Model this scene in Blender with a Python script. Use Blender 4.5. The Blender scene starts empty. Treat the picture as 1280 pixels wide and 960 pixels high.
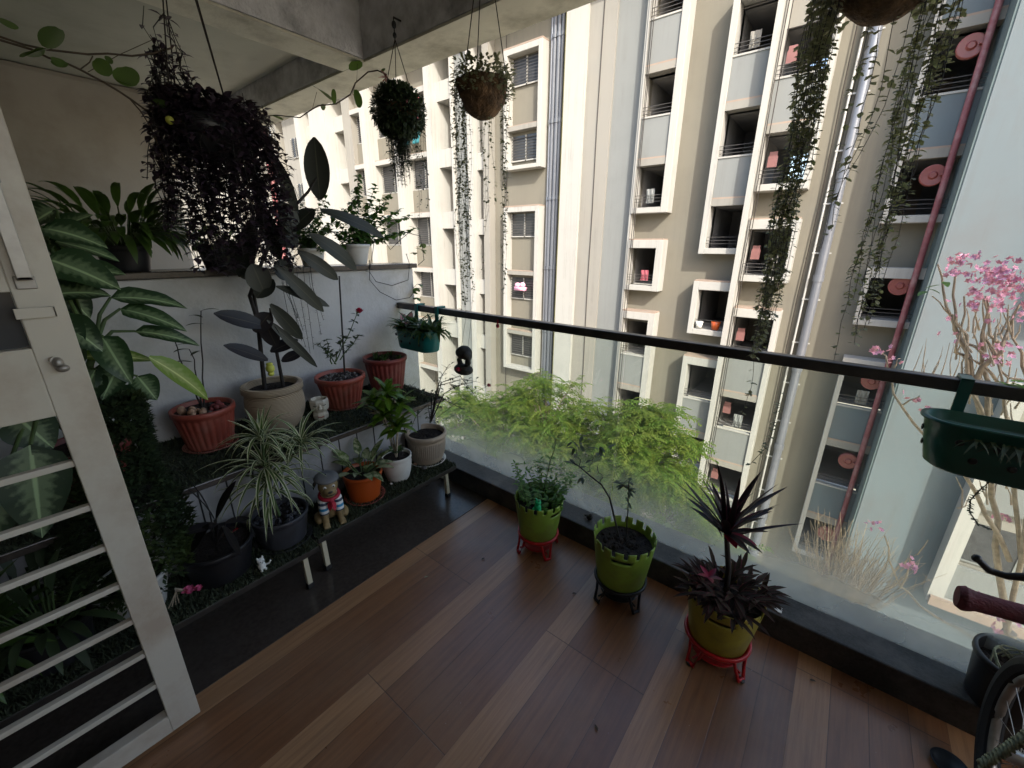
import bpy, math, random
from math import sin, cos, pi, radians as R
from mathutils import Vector as V, Matrix, Euler
from mathutils import noise as mnoise
rnd = random.Random(7)
sc = bpy.context.scene
col = sc.collection

# ------------------------------------------------------------------ camera
H = 1.5
F_PX = 516.0
pitch, yaw, roll = R(18.4), R(38.4), R(0.4)
FW = V((-sin(yaw)*cos(pitch), cos(yaw)*cos(pitch), -sin(pitch)))
R0 = V((cos(yaw), sin(yaw), 0)); U0 = R0.cross(FW)
RT = R0*cos(roll)+U0*sin(roll); UP = U0*cos(roll)-R0*sin(roll)
cd = bpy.data.cameras.new('camera'); cam = bpy.data.objects.new('camera', cd); col.objects.link(cam)
cd.sensor_width = 36; cd.lens = F_PX/1280*36; cd.clip_start = 0.02; cd.clip_end = 600
m = Matrix((RT, UP, -FW)).transposed().to_4x4(); m.translation = V((0, 0, H)); cam.matrix_world = m
sc.camera = cam
def at(px, py, X=None, Y=None, Z=None):
    """point of the world seen at a pixel of the 1280x960 photograph, on one real plane"""
    d = FW+RT*((px-640)/F_PX)+UP*((480-py)/F_PX)
    if X is not None: t = X/d.x
    elif Y is not None: t = Y/d.y
    else: t = (Z-H)/d.z
    return V((0, 0, H))+d*t

# ------------------------------------------------------------------ world and light
w = bpy.data.worlds.new('World'); sc.world = w; w.use_nodes = True
nt = w.node_tree; nt.nodes.clear()
sky = nt.nodes.new('ShaderNodeTexSky'); sky.sky_type = 'NISHITA'; sky.sun_disc = False
SD = V((1.25, -1.0, 1.22)).normalized()
sky.sun_elevation = math.asin(SD.z); sky.sun_rotation = math.atan2(SD.x, SD.y)
sky.dust_density = 3.0; sky.ozone_density = .6
bg = nt.nodes.new('ShaderNodeBackground'); bg.inputs[1].default_value = 0.15
ow = nt.nodes.new('ShaderNodeOutputWorld')
nt.links.new(sky.outputs[0], bg.inputs[0]); nt.links.new(bg.outputs[0], ow.inputs[0])
sl = bpy.data.lights.new('sun', 'SUN'); sl.energy = 2.05; sl.angle = R(0.6); sl.color = (1, .955, .87)
so = bpy.data.objects.new('sun', sl); col.objects.link(so)
so.rotation_euler = (-SD).to_track_quat('-Z', 'Y').to_euler()
sc.view_settings.view_transform = 'Standard'; sc.view_settings.look = 'None'
sc.view_settings.exposure = 1.8; sc.view_settings.gamma = 1.0
sc.render.engine = 'CYCLES'
sc.cycles.max_bounces = 12; sc.cycles.transparent_max_bounces = 24; sc.cycles.diffuse_bounces = 10
sc.cycles.glossy_bounces = 4
try: sc.cycles.use_denoising = True
except Exception: pass

# ------------------------------------------------------------------ materials
MATS = {}
class NT:
    def __init__(s, mt): s.t = mt.node_tree; s.n = s.t.nodes
    def add(s, typ, **k):
        x = s.n.new(typ)
        for a, b in k.items(): setattr(x, a, b)
        return x
    def link(s, a, b): s.t.links.new(a, b)
    def math(s, op, a, b=None, clamp=False):
        x = s.n.new('ShaderNodeMath'); x.operation = op; x.use_clamp = clamp
        for i, q in enumerate((a, b)):
            if q is None: continue
            if isinstance(q, (int, float)): x.inputs[i].default_value = q
            else: s.link(q, x.inputs[i])
        return x.outputs[0]
    def mix(s, f, a, b):
        x = s.n.new('ShaderNodeMix'); x.data_type = 'RGBA'
        for i, q in ((0, f), (6, a), (7, b)):
            if isinstance(q, (int, float)): x.inputs[i].default_value = q
            elif isinstance(q, tuple): x.inputs[i].default_value = (*q[:3], 1)
            else: s.link(q, x.inputs[i])
        return x.outputs[2]
    def noise(s, vec, scale, detail=4, rough=.55):
        x = s.n.new('ShaderNodeTexNoise'); x.inputs['Scale'].default_value = scale
        x.inputs['Detail'].default_value = detail; x.inputs['Roughness'].default_value = rough
        if vec is not None: s.link(vec, x.inputs['Vector'])
        return x.outputs['Fac']
    def ramp(s, f, lo, hi):
        x = s.n.new('ShaderNodeMapRange'); x.inputs[1].default_value = lo; x.inputs[2].default_value = hi
        s.link(f, x.inputs[0]); return x.outputs[0]
    def bump(s, h, strength, dist, bsdf):
        x = s.n.new('ShaderNodeBump'); x.inputs['Strength'].default_value = strength
        x.inputs['Distance'].default_value = dist
        s.link(h, x.inputs['Height']); s.link(x.outputs[0], bsdf.inputs['Normal'])
def newmat(name):
    mt = bpy.data.materials.new(name); mt.use_nodes = True; MATS[name] = mt
    t = NT(mt); b = t.n['Principled BSDF']; return mt, t, b
def mat(name, c, rough=.6, var=.15, scale=6, bump=0, bscale=60, metal=0, spec=.5, dirt=None, dscale=2, damt=.5, coat=0):
    mt, t, b = newmat(name)
    tc = t.add('ShaderNodeTexCoord').outputs['Object']
    n = t.noise(tc, scale)
    k = t.ramp(n, .3, .7)
    out = t.mix(k, tuple(x*(1-var) for x in c), tuple(min(1, x*(1+var)) for x in c))
    if dirt:
        dn = t.noise(tc, dscale, 7, .65)
        out = t.mix(t.math('MULTIPLY', t.ramp(dn, .48, .68), damt, True), out, dirt)
    t.link(out, b.inputs['Base Color'])
    b.inputs['Roughness'].default_value = rough; b.inputs['Metallic'].default_value = metal
    b.inputs['Specular IOR Level'].default_value = spec
    b.inputs['Coat Weight'].default_value = coat
    if bump: t.bump(t.noise(tc, bscale, 6), bump, .01, b)
    return mt
def leafmat(name, dark, light=None, pattern='plain', rough=.42, trans=.25, spec=.45):
    """leaf with a pattern that follows the leaf (u across, v along) and a different tone for each leaf"""
    mt, t, b = newmat(name)
    uv = t.add('ShaderNodeUVMap').outputs[0]
    sep = t.add('ShaderNodeSeparateXYZ'); t.link(uv, sep.inputs[0])
    u = t.math('FRACT', sep.outputs[0]); v = t.math('FRACT', sep.outputs[1])
    leaf_id = t.math('FLOOR', sep.outputs[1])
    wn = t.add('ShaderNodeTexWhiteNoise', noise_dimensions='1D'); t.link(leaf_id, wn.inputs[1])
    d = t.math('MULTIPLY', t.math('ABSOLUTE', t.math('SUBTRACT', u, .5)), 2.)       # 0 midrib .. 1 edge
    base = t.mix(wn.outputs[0], tuple(x*.65 for x in dark), tuple(min(1, x*1.4) for x in dark))
    tc = t.add('ShaderNodeTexCoord').outputs['Object']
    if pattern == 'edge':
        f = t.ramp(d, .5, .68); base = t.mix(f, base, light)
    elif pattern == 'mid':
        n = t.noise(tc, 55, 3); vein = t.math('MULTIPLY', t.math('SINE', t.math('ADD', t.math('MULTIPLY', v, 60.), t.math('MULTIPLY', d, -9.))), .1)
        dd = t.math('ADD', t.math('ADD', d, t.math('MULTIPLY', t.math('SUBTRACT', n, .5), .9)), vein)
        f = t.ramp(dd, .62, .25); f = t.math('MULTIPLY', f, .55)
        base = t.mix(f, base, light)
        base = t.mix(t.ramp(d, .09, .04), base, tuple(min(1, x*1.5) for x in light))
    elif pattern == 'mottle':
        f = t.ramp(t.noise(tc, 40, 3), .42, .55); base = t.mix(f, base, light)
        base = t.mix(t.ramp(d, .78, .9), base, tuple(x*.8 for x in dark))
    elif pattern == 'rib':
        base = t.mix(t.ramp(d, .07, .03), base, light)
    elif pattern == 'redge':
        base = t.mix(t.ramp(d, .8, .95), base, light)
    elif pattern == 'yel':
        f = t.ramp(t.noise(tc, 3.5, 3), .45, .6); base = t.mix(f, base, light)
    b.inputs['Roughness'].default_value = rough; b.inputs['Specular IOR Level'].default_value = spec
    t.link(base, b.inputs['Base Color'])
    if trans:
        tr = t.add('ShaderNodeBsdfTranslucent'); mx = t.add('ShaderNodeMixShader'); mx.inputs[0].default_value = trans
        t.link(t.mix(.5, base, tuple(min(1, x*1.6) for x in (dark[0]*1.2, dark[1]*1.4, dark[2]*.6))), tr.inputs[0])
        t.link(b.outputs[0], mx.inputs[1]); t.link(tr.outputs[0], mx.inputs[2])
        t.link(mx.outputs[0], t.n['Material Output'].inputs[0])
    return mt

# floor boards: one light strip and three dark strips, repeated
mt, t, b = newmat('floor_wood')
tc = t.add('ShaderNodeTexCoord').outputs['Object']; sp = t.add('ShaderNodeSeparateXYZ'); t.link(tc, sp.inputs[0])
xs_ = t.math('DIVIDE', t.math('ADD', sp.outputs[0], 1.10), .4125)
grp = t.math('FLOOR', xs_); q4 = t.math('MULTIPLY', t.math('FRACT', xs_), 3.93); row = t.math('ADD', t.math('MULTIPLY', grp, 4.), t.math('FLOOR', q4))
w1 = t.add('ShaderNodeTexWhiteNoise', noise_dimensions='1D'); t.link(grp, w1.inputs[1])
yl = t.math('DIVIDE', t.math('ADD', sp.outputs[1], t.math('MULTIPLY', w1.outputs[0], 1.3)), 1.3); cl = t.math('FLOOR', yl)
cv = t.add('ShaderNodeCombineXYZ'); t.link(row, cv.inputs[0]); t.link(cl, cv.inputs[1])
w2 = t.add('ShaderNodeTexWhiteNoise', noise_dimensions='2D'); t.link(cv.outputs[0], w2.inputs[0])
mp = t.add('ShaderNodeMapping'); mp.inputs['Scale'].default_value = (70, 3.0, 1); t.link(tc, mp.inputs[0])
off = t.add('ShaderNodeVectorMath', operation='ADD'); t.link(mp.outputs[0], off.inputs[0]); t.link(w2.outputs[1], off.inputs[1])
gr = t.noise(off.outputs[0], 1, 8, .7)
dark = t.mix(w2.outputs[0], (.185, .080, .036), (.275, .132, .062))
lite = t.mix(w2.outputs[0], (.36, .185, .085), (.43, .24, .12))
base = t.mix(t.ramp(q4, .99, 1.0), lite, dark)
base = t.mix(t.math('MULTIPLY', t.ramp(gr, .38, .75), .55), base, (.06, .028, .018))
fx = t.math('FRACT', q4); gx = t.math('MINIMUM', fx, t.math('SUBTRACT', 1., fx)); fy = t.math('FRACT', yl)
gap = t.math('MINIMUM', t.ramp(gx, .003, .014), t.ramp(t.math('MINIMUM', fy, t.math('SUBTRACT', 1., fy)), .0006, .0016))
base = t.mix(t.math('MULTIPLY', t.math('SUBTRACT', 1., gap), .8), base, (.02, .012, .009))
stain = t.ramp(t.noise(tc, 1.3, 7, .65), .48, .72)
base = t.mix(t.math('MULTIPLY', stain, .35), base, (.30, .23, .16))
spk = t.ramp(t.noise(tc, 90, 2, .5), .74, .78)
base = t.mix(t.math('MULTIPLY', spk, .5), base, (.4, .36, .3))
t.link(base, b.inputs['Base Color'])
t.link(t.math('ADD', t.math('MULTIPLY', t.noise(tc, 4, 6, .65), .38), .14), b.inputs['Roughness'])
b.inputs['Specular IOR Level'].default_value = .7
t.bump(t.math('ADD', t.math('MULTIPLY', gr, .2), gap), .3, .0015, b)

mat('granite', (.055, .044, .036), .22, .2, 60, dirt=(.085, .072, .06), dscale=3, damt=.6)
mat('granite_sill', (.028, .028, .03), .5, .5, 120, dirt=(.14, .135, .13), dscale=4, damt=.6, bump=.15)
mat('plaster_half', (.54, .535, .52), .9, .1, 3, bump=.5, bscale=25, dirt=(.22, .22, .16), dscale=1.5, damt=.8)  # dark greenish patches: algae, and shade on the wall put into the colour
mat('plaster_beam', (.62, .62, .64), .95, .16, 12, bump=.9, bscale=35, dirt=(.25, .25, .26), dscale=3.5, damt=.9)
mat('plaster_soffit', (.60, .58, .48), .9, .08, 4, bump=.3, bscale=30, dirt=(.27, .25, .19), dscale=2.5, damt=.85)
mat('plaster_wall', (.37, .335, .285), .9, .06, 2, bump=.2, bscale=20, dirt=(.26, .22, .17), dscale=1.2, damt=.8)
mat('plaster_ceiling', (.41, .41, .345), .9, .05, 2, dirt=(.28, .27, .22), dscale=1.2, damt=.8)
mat('grime', (.12, .12, .085), .9, .3, 8)
mat('groove_panel', (.33, .33, .34), .7, .1, 3, dirt=(.1, .1, .08), dscale=3, damt=.6)
mat('door_paint', (.52, .48, .40), .38, .04, 3, dirt=(.34, .26, .19), dscale=3.5, damt=.7)
mat('steel_dark', (.34, .32, .29), .45, .2, 20, metal=.7)
mat('steel', (.45, .45, .45), .3, .15, 20, metal=1)
mat('black_metal', (.012, .012, .013), .4, .3, 20)
mat('rail_metal', (.03, .026, .022), .3, .3, 15, dirt=(.09, .08, .07), dscale=9, damt=.4)
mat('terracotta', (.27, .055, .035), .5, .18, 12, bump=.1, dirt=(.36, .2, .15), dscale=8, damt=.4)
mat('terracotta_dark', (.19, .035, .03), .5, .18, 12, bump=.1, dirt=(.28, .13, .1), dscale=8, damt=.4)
mat('saucer_pink', (.35, .13, .1), .55, .1)
mat('soil', (.018, .012, .009), .95, .6, 60, bump=1, bscale=120)
mat('gravel', (.13, .12, .11), .8, .6, 60, bump=1, bscale=80)
mat('orange_plastic', (0.384, 0.068, 0.010), .35, .08)
mat('white_ceramic', (.62, .61, .57), .35, .05, 6, dirt=(.4, .37, .3), dscale=6, damt=.4)
mat('black_plastic', (.013, .013, .015), .42, .3, 20)
mat('black_pot_gray', (.035, .036, .042), .4, .3, 20)
mat('lime', (0.200, 0.320, 0.040), .42, .12, 5, dirt=(0.170, 0.187, 0.043), dscale=9, damt=.75, bump=.1)
mat('yellow_lime', (0.315, 0.270, 0.030), .38, .06, 5, dirt=(0.150, 0.128, 0.038), dscale=9, damt=.75, bump=.1)
mat('red_plastic', (0.440, 0.012, 0.016), .3, .08)
mat('teal', (0.008, 0.168, 0.160), .35, .12, 8, dirt=(0.016, 0.080, 0.080), dscale=5, damt=.5)
mat('teal_shaded', (.007, .078, .062), .35, .12, 8)  # darker copy of teal; the right planter's shadow side is in the colour
mat('dot_black', (.004, .006, .006), .5, .1)
mat('coir', (.13, .075, .035), .95, .5, 30, bump=1.5, bscale=70, dirt=(.05, .03, .02), dscale=10, damt=.7)
mat('cord', (.02, .015, .012), .8, .1)
mat('stem_green', (.06, .10, .03), .6, .3, 20)
mat('stem_brown', (.055, .038, .024), .8, .3, 30)
mat('stem_dark', (.018, .014, .012), .7, .3, 30)
mat('stem_pale', (0.375, 0.315, 0.232), .8, .3, 30)
mat('bark', (.13, .10, .075), .9, .4, 14, bump=1, bscale=30)
mat('turf_base', (.022, .028, .015), .95, .4, 40)
mat('bench_wood', (.022, .018, .014), .5, .4, 14)
mat('cream_leg', (.55, .5, .36), .45, .08)
mat('yellow_knob', (.5, .52, .08), .5, .15, 30)
mat('pink_flower', (0.645, 0.315, 0.420), .6, .25, 30)
mat('pink_silk', (.62, .12, .26), .7, .25, 30)
mat('rose_red', (.42, .008, .05), .5, .2, 30)
mat('white_flower', (.75, .75, .68), .6, .1)
mat('frog_green', (.01, .42, .16), .3, .05)
mat('frog_dark', (.01, .08, .03), .5, .05)
mat('figure_gray', (.13, .13, .13), .6, .2, 20)
mat('figure_dark', (.028, .028, .025), .7, .5, 30, bump=.6, bscale=90)
mat('pug_fur', (.24, .17, .075), .6, .3, 20)
mat('pug_black', (.015, .013, .012), .45, .2)
mat('scarf_red', (.35, .01, .03), .6, .15)
mat('kitten_white', (.7, .7, .66), .5, .05)
mat('skin_cream', (.52, .49, .40), .5, .12, 14)
mat('grip_red', (.10, .012, .02), .7, .3, 60, bump=.5, bscale=200)
mat('rubber', (.012, .012, .013), .75, .3, 60)
mat('pebble', (.33, .20, .13), .7, .5, 25)
mat('pebble_red', (.16, .03, .03), .6, .4, 25)
mat('rope_pale', (.22, .24, .15), .8, .4, 60)
mat('paper_white', (.8, .8, .78), .7, .02)
# facade
fd = dict(bump=0)
mat('paint_beige', (.150, .138, .108), .9, .05, .4, dirt=(0.122, 0.109, 0.083), dscale=.35, damt=.5)
mat('paint_white', (.325, .318, .292), .85, .03, .5, dirt=(0.281, 0.266, 0.244), dscale=.5, damt=.45)
mat('paint_cream', (.215, .205, .18), .85, .03, .5, dirt=(0.224, 0.205, 0.172), dscale=.4, damt=.5)
mat('paint_grey', (0.168, 0.175, 0.168), .85, .03, .5, dirt=(0.140, 0.147, 0.143), dscale=.4, damt=.5)
mat('paint_blue', (0.111, 0.137, 0.148), .85, .04, .5, dirt=(0.111, 0.115, 0.118), dscale=.3, damt=.7)
mat('paint_blue_shaded', (0.094, 0.126, 0.126), .85, .04, .5)  # darker copy of the block's blue, shade of its side put into the colour
mat('ledge_peach', (.26, .195, .15), .85, .12, 1.5, dirt=(0.251, 0.218, 0.178), dscale=2, damt=.6)
mat('room_dark', (.24, .23, .22), .9, .2, 1)
for nm_ in ('paint_white', 'paint_beige', 'paint_cream', 'paint_grey', 'paint_blue'):
    # rain streaks: grime drawn out downwards on every painted wall
    m_ = MATS[nm_]; tt = NT(m_); bb = tt.n['Principled BSDF']; src = bb.inputs['Base Color'].links[0].from_socket
    tcc = tt.add('ShaderNodeTexCoord').outputs['Object']; mpp = tt.add('ShaderNodeMapping'); mpp.inputs['Scale'].default_value = (5.5, 5.5, .16); tt.link(tcc, mpp.inputs[0])
    st_ = tt.ramp(tt.noise(mpp.outputs[0], 1, 6, .7), .48, .78)
    pt_ = tt.ramp(tt.noise(tcc, .55, 6, .7), .42, .7)
    k_ = tt.math('MULTIPLY', tt.math('MULTIPLY', st_, pt_), .75)
    tt.link(tt.mix(k_, src, (.095, .09, .078)), bb.inputs['Base Color'])
mat('room_mid', (.22, .21, .2), .9, .1, 1)
mat('facade_pipe', (0.165, 0.173, 0.195), .35, .1, 2, metal=.3)
mat('facade_pipe_dark', (0.088, 0.096, 0.112), .5, .1, 2)
mat('facade_pipe_yellow', (0.300, 0.252, 0.072), .5, .1, 2)
mat('pipe_white', (0.375, 0.367, 0.345), .5, .05)
mat('pipe_red', (.21, .06, .065), .5, .2, 2, dirt=(0.336, 0.200, 0.192), dscale=3, damt=.7)
mat('reel_red', (.20, .05, .042), .4, .1)
mat('pink_box', (.19, .085, .08), .5, .1)
mat('grille_dark', (0.049, 0.045, 0.042), .6, .2)
mat('louvre_glass', (.05, .052, .055), .15, .2)
mat('cloth_red', (.3, .07, .09), .9, .1); mat('cloth_teal', (.02, .13, .15), .9, .1)
mat('ground_dirt', (.34, .30, .22), .95, .3, .8); mat('asphalt', (.06, .06, .06), .9, .2, 2)
mat('pave', (.42, .38, .33), .9, .15, 2); mat('line_white', (.75, .75, .72), .8, .05)
# stripes of the figurine's shirt
mt, t, b = newmat('striped_shirt')
tc = t.add('ShaderNodeTexCoord').outputs['Object']; sp = t.add('ShaderNodeSeparateXYZ'); t.link(tc, sp.inputs[0])
s = t.math('SINE', t.math('MULTIPLY', sp.outputs[2], 260.))
s2 = t.math('SINE', t.math('MULTIPLY', sp.outputs[2], 130.))
bl = t.mix(t.ramp(s2, -.2, .2), (.02, .22, .42), (.015, .03, .06))
t.link(t.mix(t.ramp(s, -.15, .15), bl, (.66, .66, .64)), b.inputs['Base Color']); b.inputs['Roughness'].default_value = .4
# woven pot
mt, t, b = newmat('woven_beige')
uv = t.add('ShaderNodeUVMap').outputs[0]; sp = t.add('ShaderNodeSeparateXYZ'); t.link(uv, sp.inputs[0])
a = t.math('SINE', t.math('MULTIPLY', t.math('ADD', sp.outputs[0], sp.outputs[1]), 190.))
c = t.math('SINE', t.math('MULTIPLY', t.math('SUBTRACT', sp.outputs[0], sp.outputs[1]), 190.))
h = t.math('MULTIPLY', a, c)
vm = t.math('MULTIPLY', t.ramp(sp.outputs[1], .22, .28), t.ramp(sp.outputs[1], .62, .56))
h = t.math('MULTIPLY', h, vm)
t.link(t.mix(t.ramp(h, -.6, .8), (.27, .21, .15), (.46, .38, .30)), b.inputs['Base Color'])
b.inputs['Roughness'].default_value = .55; t.bump(h, .8, .004, b)
# wavy sand coloured pot
mt, t, b = newmat('wavy_beige')
tc = t.add('ShaderNodeTexCoord').outputs['Object']
mp = t.add('ShaderNodeMapping'); mp.inputs['Scale'].default_value = (1, 1, 3.2); t.link(tc, mp.inputs[0])
wv = t.add('ShaderNodeTexWave'); wv.bands_direction = 'Z'; wv.inputs['Scale'].default_value = 16; wv.inputs['Distortion'].default_value = 6
wv.inputs['Detail'].default_value = 1; wv.inputs['Detail Scale'].default_value = .6; t.link(mp.outputs[0], wv.inputs[0])
t.link(t.mix(wv.outputs['Fac'], (.33, .24, .15), (.56, .46, .33)), b.inputs['Base Color']); b.inputs['Roughness'].default_value = .5
t.bump(wv.outputs['Fac'], .8, .006, b)
# dusty safety glass: clear sheet, reflection, dust that settles low on the pane
mt, t, b = newmat('dusty_glass')
t.n.remove(b)
tc = t.add('ShaderNodeTexCoord').outputs['Object']; sp = t.add('ShaderNodeSeparateXYZ'); t.link(tc, sp.inputs[0])
tr = t.add('ShaderNodeBsdfTransparent'); tr.inputs[0].default_value = (.90, .93, .91, 1)
gl = t.add('ShaderNodeBsdfGlossy'); gl.inputs['Roughness'].default_value = .02
lw = t.add('ShaderNodeLayerWeight'); lw.inputs[0].default_value = .5
m1 = t.add('ShaderNodeMixShader'); t.link(t.math('ADD', t.math('MULTIPLY', t.math('POWER', lw.outputs[1], 5.), .9), .03), m1.inputs[0]); t.link(tr.outputs[0], m1.inputs[1]); t.link(gl.outputs[0], m1.inputs[2])
df = t.add('ShaderNodeBsdfTranslucent'); df.inputs[0].default_value = (.80, .82, .74, 1)
d2 = t.add('ShaderNodeBsdfDiffuse'); d2.inputs[0].default_value = (.7, .7, .66, 1)
md = t.add('ShaderNodeMixShader'); md.inputs[0].default_value = .35; t.link(df.outputs[0], md.inputs[1]); t.link(d2.outputs[0], md.inputs[2])
hgt = t.ramp(sp.outputs[2], .46, .12)
nz = t.noise(tc, 3, 5)
film = t.math('MULTIPLY', t.math('POWER', hgt, 2.0), .38)
film = t.math('ADD', t.math('MULTIPLY', film, t.ramp(nz, .1, .65)), .012)
m2 = t.add('ShaderNodeMixShader'); t.link(film, m2.inputs[0]); t.link(m1.outputs[0], m2.inputs[1]); t.link(md.outputs[0], m2.inputs[2])
t.link(m2.outputs[0], t.n['Material Output'].inputs[0])
# leaves
leafmat('lf_dieff', (.022, .050, .018), (.27, .37, .19), 'mid')
leafmat('lf_dieff_yel', (.13, .21, .03), (.45, .5, .2), 'mid')
leafmat('lf_peace', (.065, .12, .025), None, 'plain', .38)
leafmat('lf_trad', (.045, .028, .045), (.09, .08, .09), 'rib', .5, .28)
leafmat('lf_rubber', (.026, .030, .022), (.06, .06, .04), 'rib', .45, .05, .4)
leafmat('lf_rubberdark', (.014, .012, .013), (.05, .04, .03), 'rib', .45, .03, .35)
leafmat('lf_spider', (.07, .12, .03), (.68, .68, .45), 'edge', .5)
leafmat('lf_agla', (.10, .16, .05), (.42, .45, .28), 'mottle', .45)
leafmat('lf_croton', (.075, .15, .014), (.28, .33, .05), 'rib', .32, .25)
leafmat('lf_green', (.055, .12, .02), None, 'plain', .5, .3)
leafmat('lf_mid', (.05, .095, .025), None, 'plain', .5, .25)
leafmat('lf_herb', (.07, .17, .02), None, 'plain', .5, .35)
leafmat('lf_dark', (.032, .052, .02), None, 'plain', .6, .1)
leafmat('lf_moss', (.022, .04, .012), (.07, .10, .02), 'yel', .7, .1)
leafmat('lf_hoya', (.08, .13, .035), None, 'plain', .45, .3)
leafmat('lf_hearts', (.20, .20, .12), (.10, .10, .07), 'plain', .6, .3)
leafmat('lf_tree', (.085, .145, .020), (.17, .205, .035), 'yel', .55, .5)
leafmat('lf_tree2', (.06, .11, .018), (.11, .15, .02), 'yel', .6, .42)
leafmat('lf_cordyline', (.020, .014, .016), (.14, .02, .05), 'redge', .45, .08, .25)
leafmat('lf_redleaf', (.18, .008, .03), None, 'plain', .35, .2)
leafmat('lf_bronze', (.035, .026, .018), (.14, .035, .05), 'redge', .6, .12, .12)
leafmat('lf_caladium', (.42, .20, .20), (.25, .28, .12), 'redge', .5, .2)
leafmat('lf_turf', (.035, .045, .022), None, 'plain', .8, 0)
leafmat('lf_lime', (.2, .38, .02), None, 'plain', .5, .4)
leafmat('twig_dry', (.30, .23, .15), None, 'plain', .9, 0)

# ------------------------------------------------------------------ mesh builder
class MB:
    def __init__(s): s.v = []; s.f = []; s.uv = []; s.id = 0; s.mats = []
    def quad(s, pts, uv=None):
        n = len(s.v); s.v += [tuple(p) for p in pts]; s.f.append(tuple(range(n, n+len(pts))))
        s.uv.append(uv or [(0, 0)]*len(pts))
    def grid(s, rows, closed=False, uvr=None):
        n = len(s.v); w = len(rows[0])
        for r in rows: s.v += [tuple(p) for p in r]
        for i in range(len(rows)-1):
            for j in range(w if closed else w-1):
                a = n+i*w+j; b_ = n+i*w+(j+1) % w; c = b_+w; d = a+w
                s.f.append((a, b_, c, d))
                u0, u1 = j/(w if closed else w-1), (j+1)/(w if closed else w-1)
                v0, v1 = i/(len(rows)-1), (i+1)/(len(rows)-1)
                if uvr: u0, u1 = uvr(u0), uvr(u1)
                v0 = s.id+.001+v0*.998; v1 = s.id+.001+v1*.998
                s.uv.append([(u0, v0), (u1, v0), (u1, v1), (u0, v1)])
    def box(s, x0, y0, z0, x1, y1, z1, M=None):
        p = [V((x, y, z)) for z in (z0, z1) for y in (y0, y1) for x in (x0, x1)]
        if M: p = [M @ q for q in p]
        n = len(s.v); s.v += [tuple(q) for q in p]
        for f in ((0, 2, 3, 1), (4, 5, 7, 6), (0, 1, 5, 4), (2, 6, 7, 3), (0, 4, 6, 2), (1, 3, 7, 5)):
            s.f.append(tuple(n+i for i in f)); s.uv.append([(0, 0)]*4)
    def tube(s, pts, r, n=8, cap=True):
        pts = [V(p) for p in pts]; rows = []
        if isinstance(r, (int, float)): r = [r]*len(pts)
        up = V((0, 0, 1))
        for i, p in enumerate(pts):
            d = (pts[min(i+1, len(pts)-1)]-pts[max(i-1, 0)])
            if d.length < 1e-9: d = V((0, 0, 1))
            d.normalize()
            a = d.cross(up if abs(d.z) < .95 else V((1, 0, 0))).normalized(); b_ = a.cross(d)
            rows.append([p+(a*cos(2*pi*k/n)+b_*sin(2*pi*k/n))*r[i] for k in range(n)])
        s.grid(rows, True)
        if cap and n > 3:
            for row_, rev in ((rows[0], 0), (rows[-1], 1)):
                s.quad(row_ if rev else row_[::-1])
    def lathe(s, c, prof, n=40, fr=None, ax=None, cut=None, sx=1, sy=1, M=None):
        rows = []
        for i, (r, z) in enumerate(prof):
            q = []
            for k in range(n):
                a = 2*pi*k/n; rr = r*(fr(a, i/(len(prof)-1), r) if fr else 1)
                p = V((rr*cos(a)*sx, rr*sin(a)*sy, z)); q.append(c+(M @ p if M else p))
            rows.append(q)
        nf = len(s.f); s.grid(rows, True)
        if cut:
            keep = []
            for idx in range(nf, len(s.f)):
                i, k = divmod(idx-nf, n)
                if not cut(i, k): keep.append(idx)
            s.f = s.f[:nf]+[s.f[i] for i in keep]; s.uv = s.uv[:nf]+[s.uv[i] for i in keep]
    def ell(s, c, rx, ry, rz, M=None, n=16, m_=10):
        rows = []
        for i in range(m_+1):
            t_ = -pi/2+pi*i/m_
            q = [V((rx*cos(t_)*cos(2*pi*k/n), ry*cos(t_)*sin(2*pi*k/n), rz*sin(t_))) for k in range(n)]
            rows.append([V(c)+(M @ p if M else p) for p in q])
        s.grid(rows, True)
    def leaf(s, base, d, L, W, droop=.6, fold=.25, prof='lance', ns=7, up=None, twist=0, wave=0):
        """curved leaf: base point, starting direction, length, full width, total droop angle"""
        s.id += 1
        d = V(d).normalized(); up = V(up or (0, 0, 1))
        side = d.cross(up)
        if side.length < .05: side = d.cross(V((1, 0, 0)))
        side.normalize()
        if twist: side = Matrix.Rotation(twist, 3, d) @ side
        p = V(base); rows = []
        for i in range(ns+1):
            t_ = i/ns
            if prof == 'lance': wd = sin(pi*min(1, t_**.8*.97+.03))**.8 if t_ < 1 else 0
            elif prof == 'ovate': wd = (sin(pi*t_**.62))**.75 if t_ < 1 else 0
            elif prof == 'ellip': wd = (sin(pi*(t_*.98+.015)))**.6
            elif prof == 'strap': wd = min(1, .45+t_*3)*(1-max(0, (t_-.45)/.55)**1.7)
            elif prof == 'blade': wd = min(1, .5+t_*1.5)*(1-t_)**.7
            else: wd = sin(pi*(t_*.94+.03))**.45
            nrm = side.cross(d).normalized(); hw = W*.5*max(wd, .0)
            wv_ = wave*sin(t_*14+s.id)*hw
            l = p-side*hw*cos(fold)+nrm*(hw*sin(fold)+wv_); r_ = p+side*hw*cos(fold)+nrm*(hw*sin(fold)-wv_)
            rows.append([l, p.copy(), r_])
            p = p+d*(L/ns); d = (Matrix.Rotation(-droop/ns, 3, side) @ d).normalized()
            if droop > 0 and d.z < -.97: droop = 0
        s.grid(rows)
        return p
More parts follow.
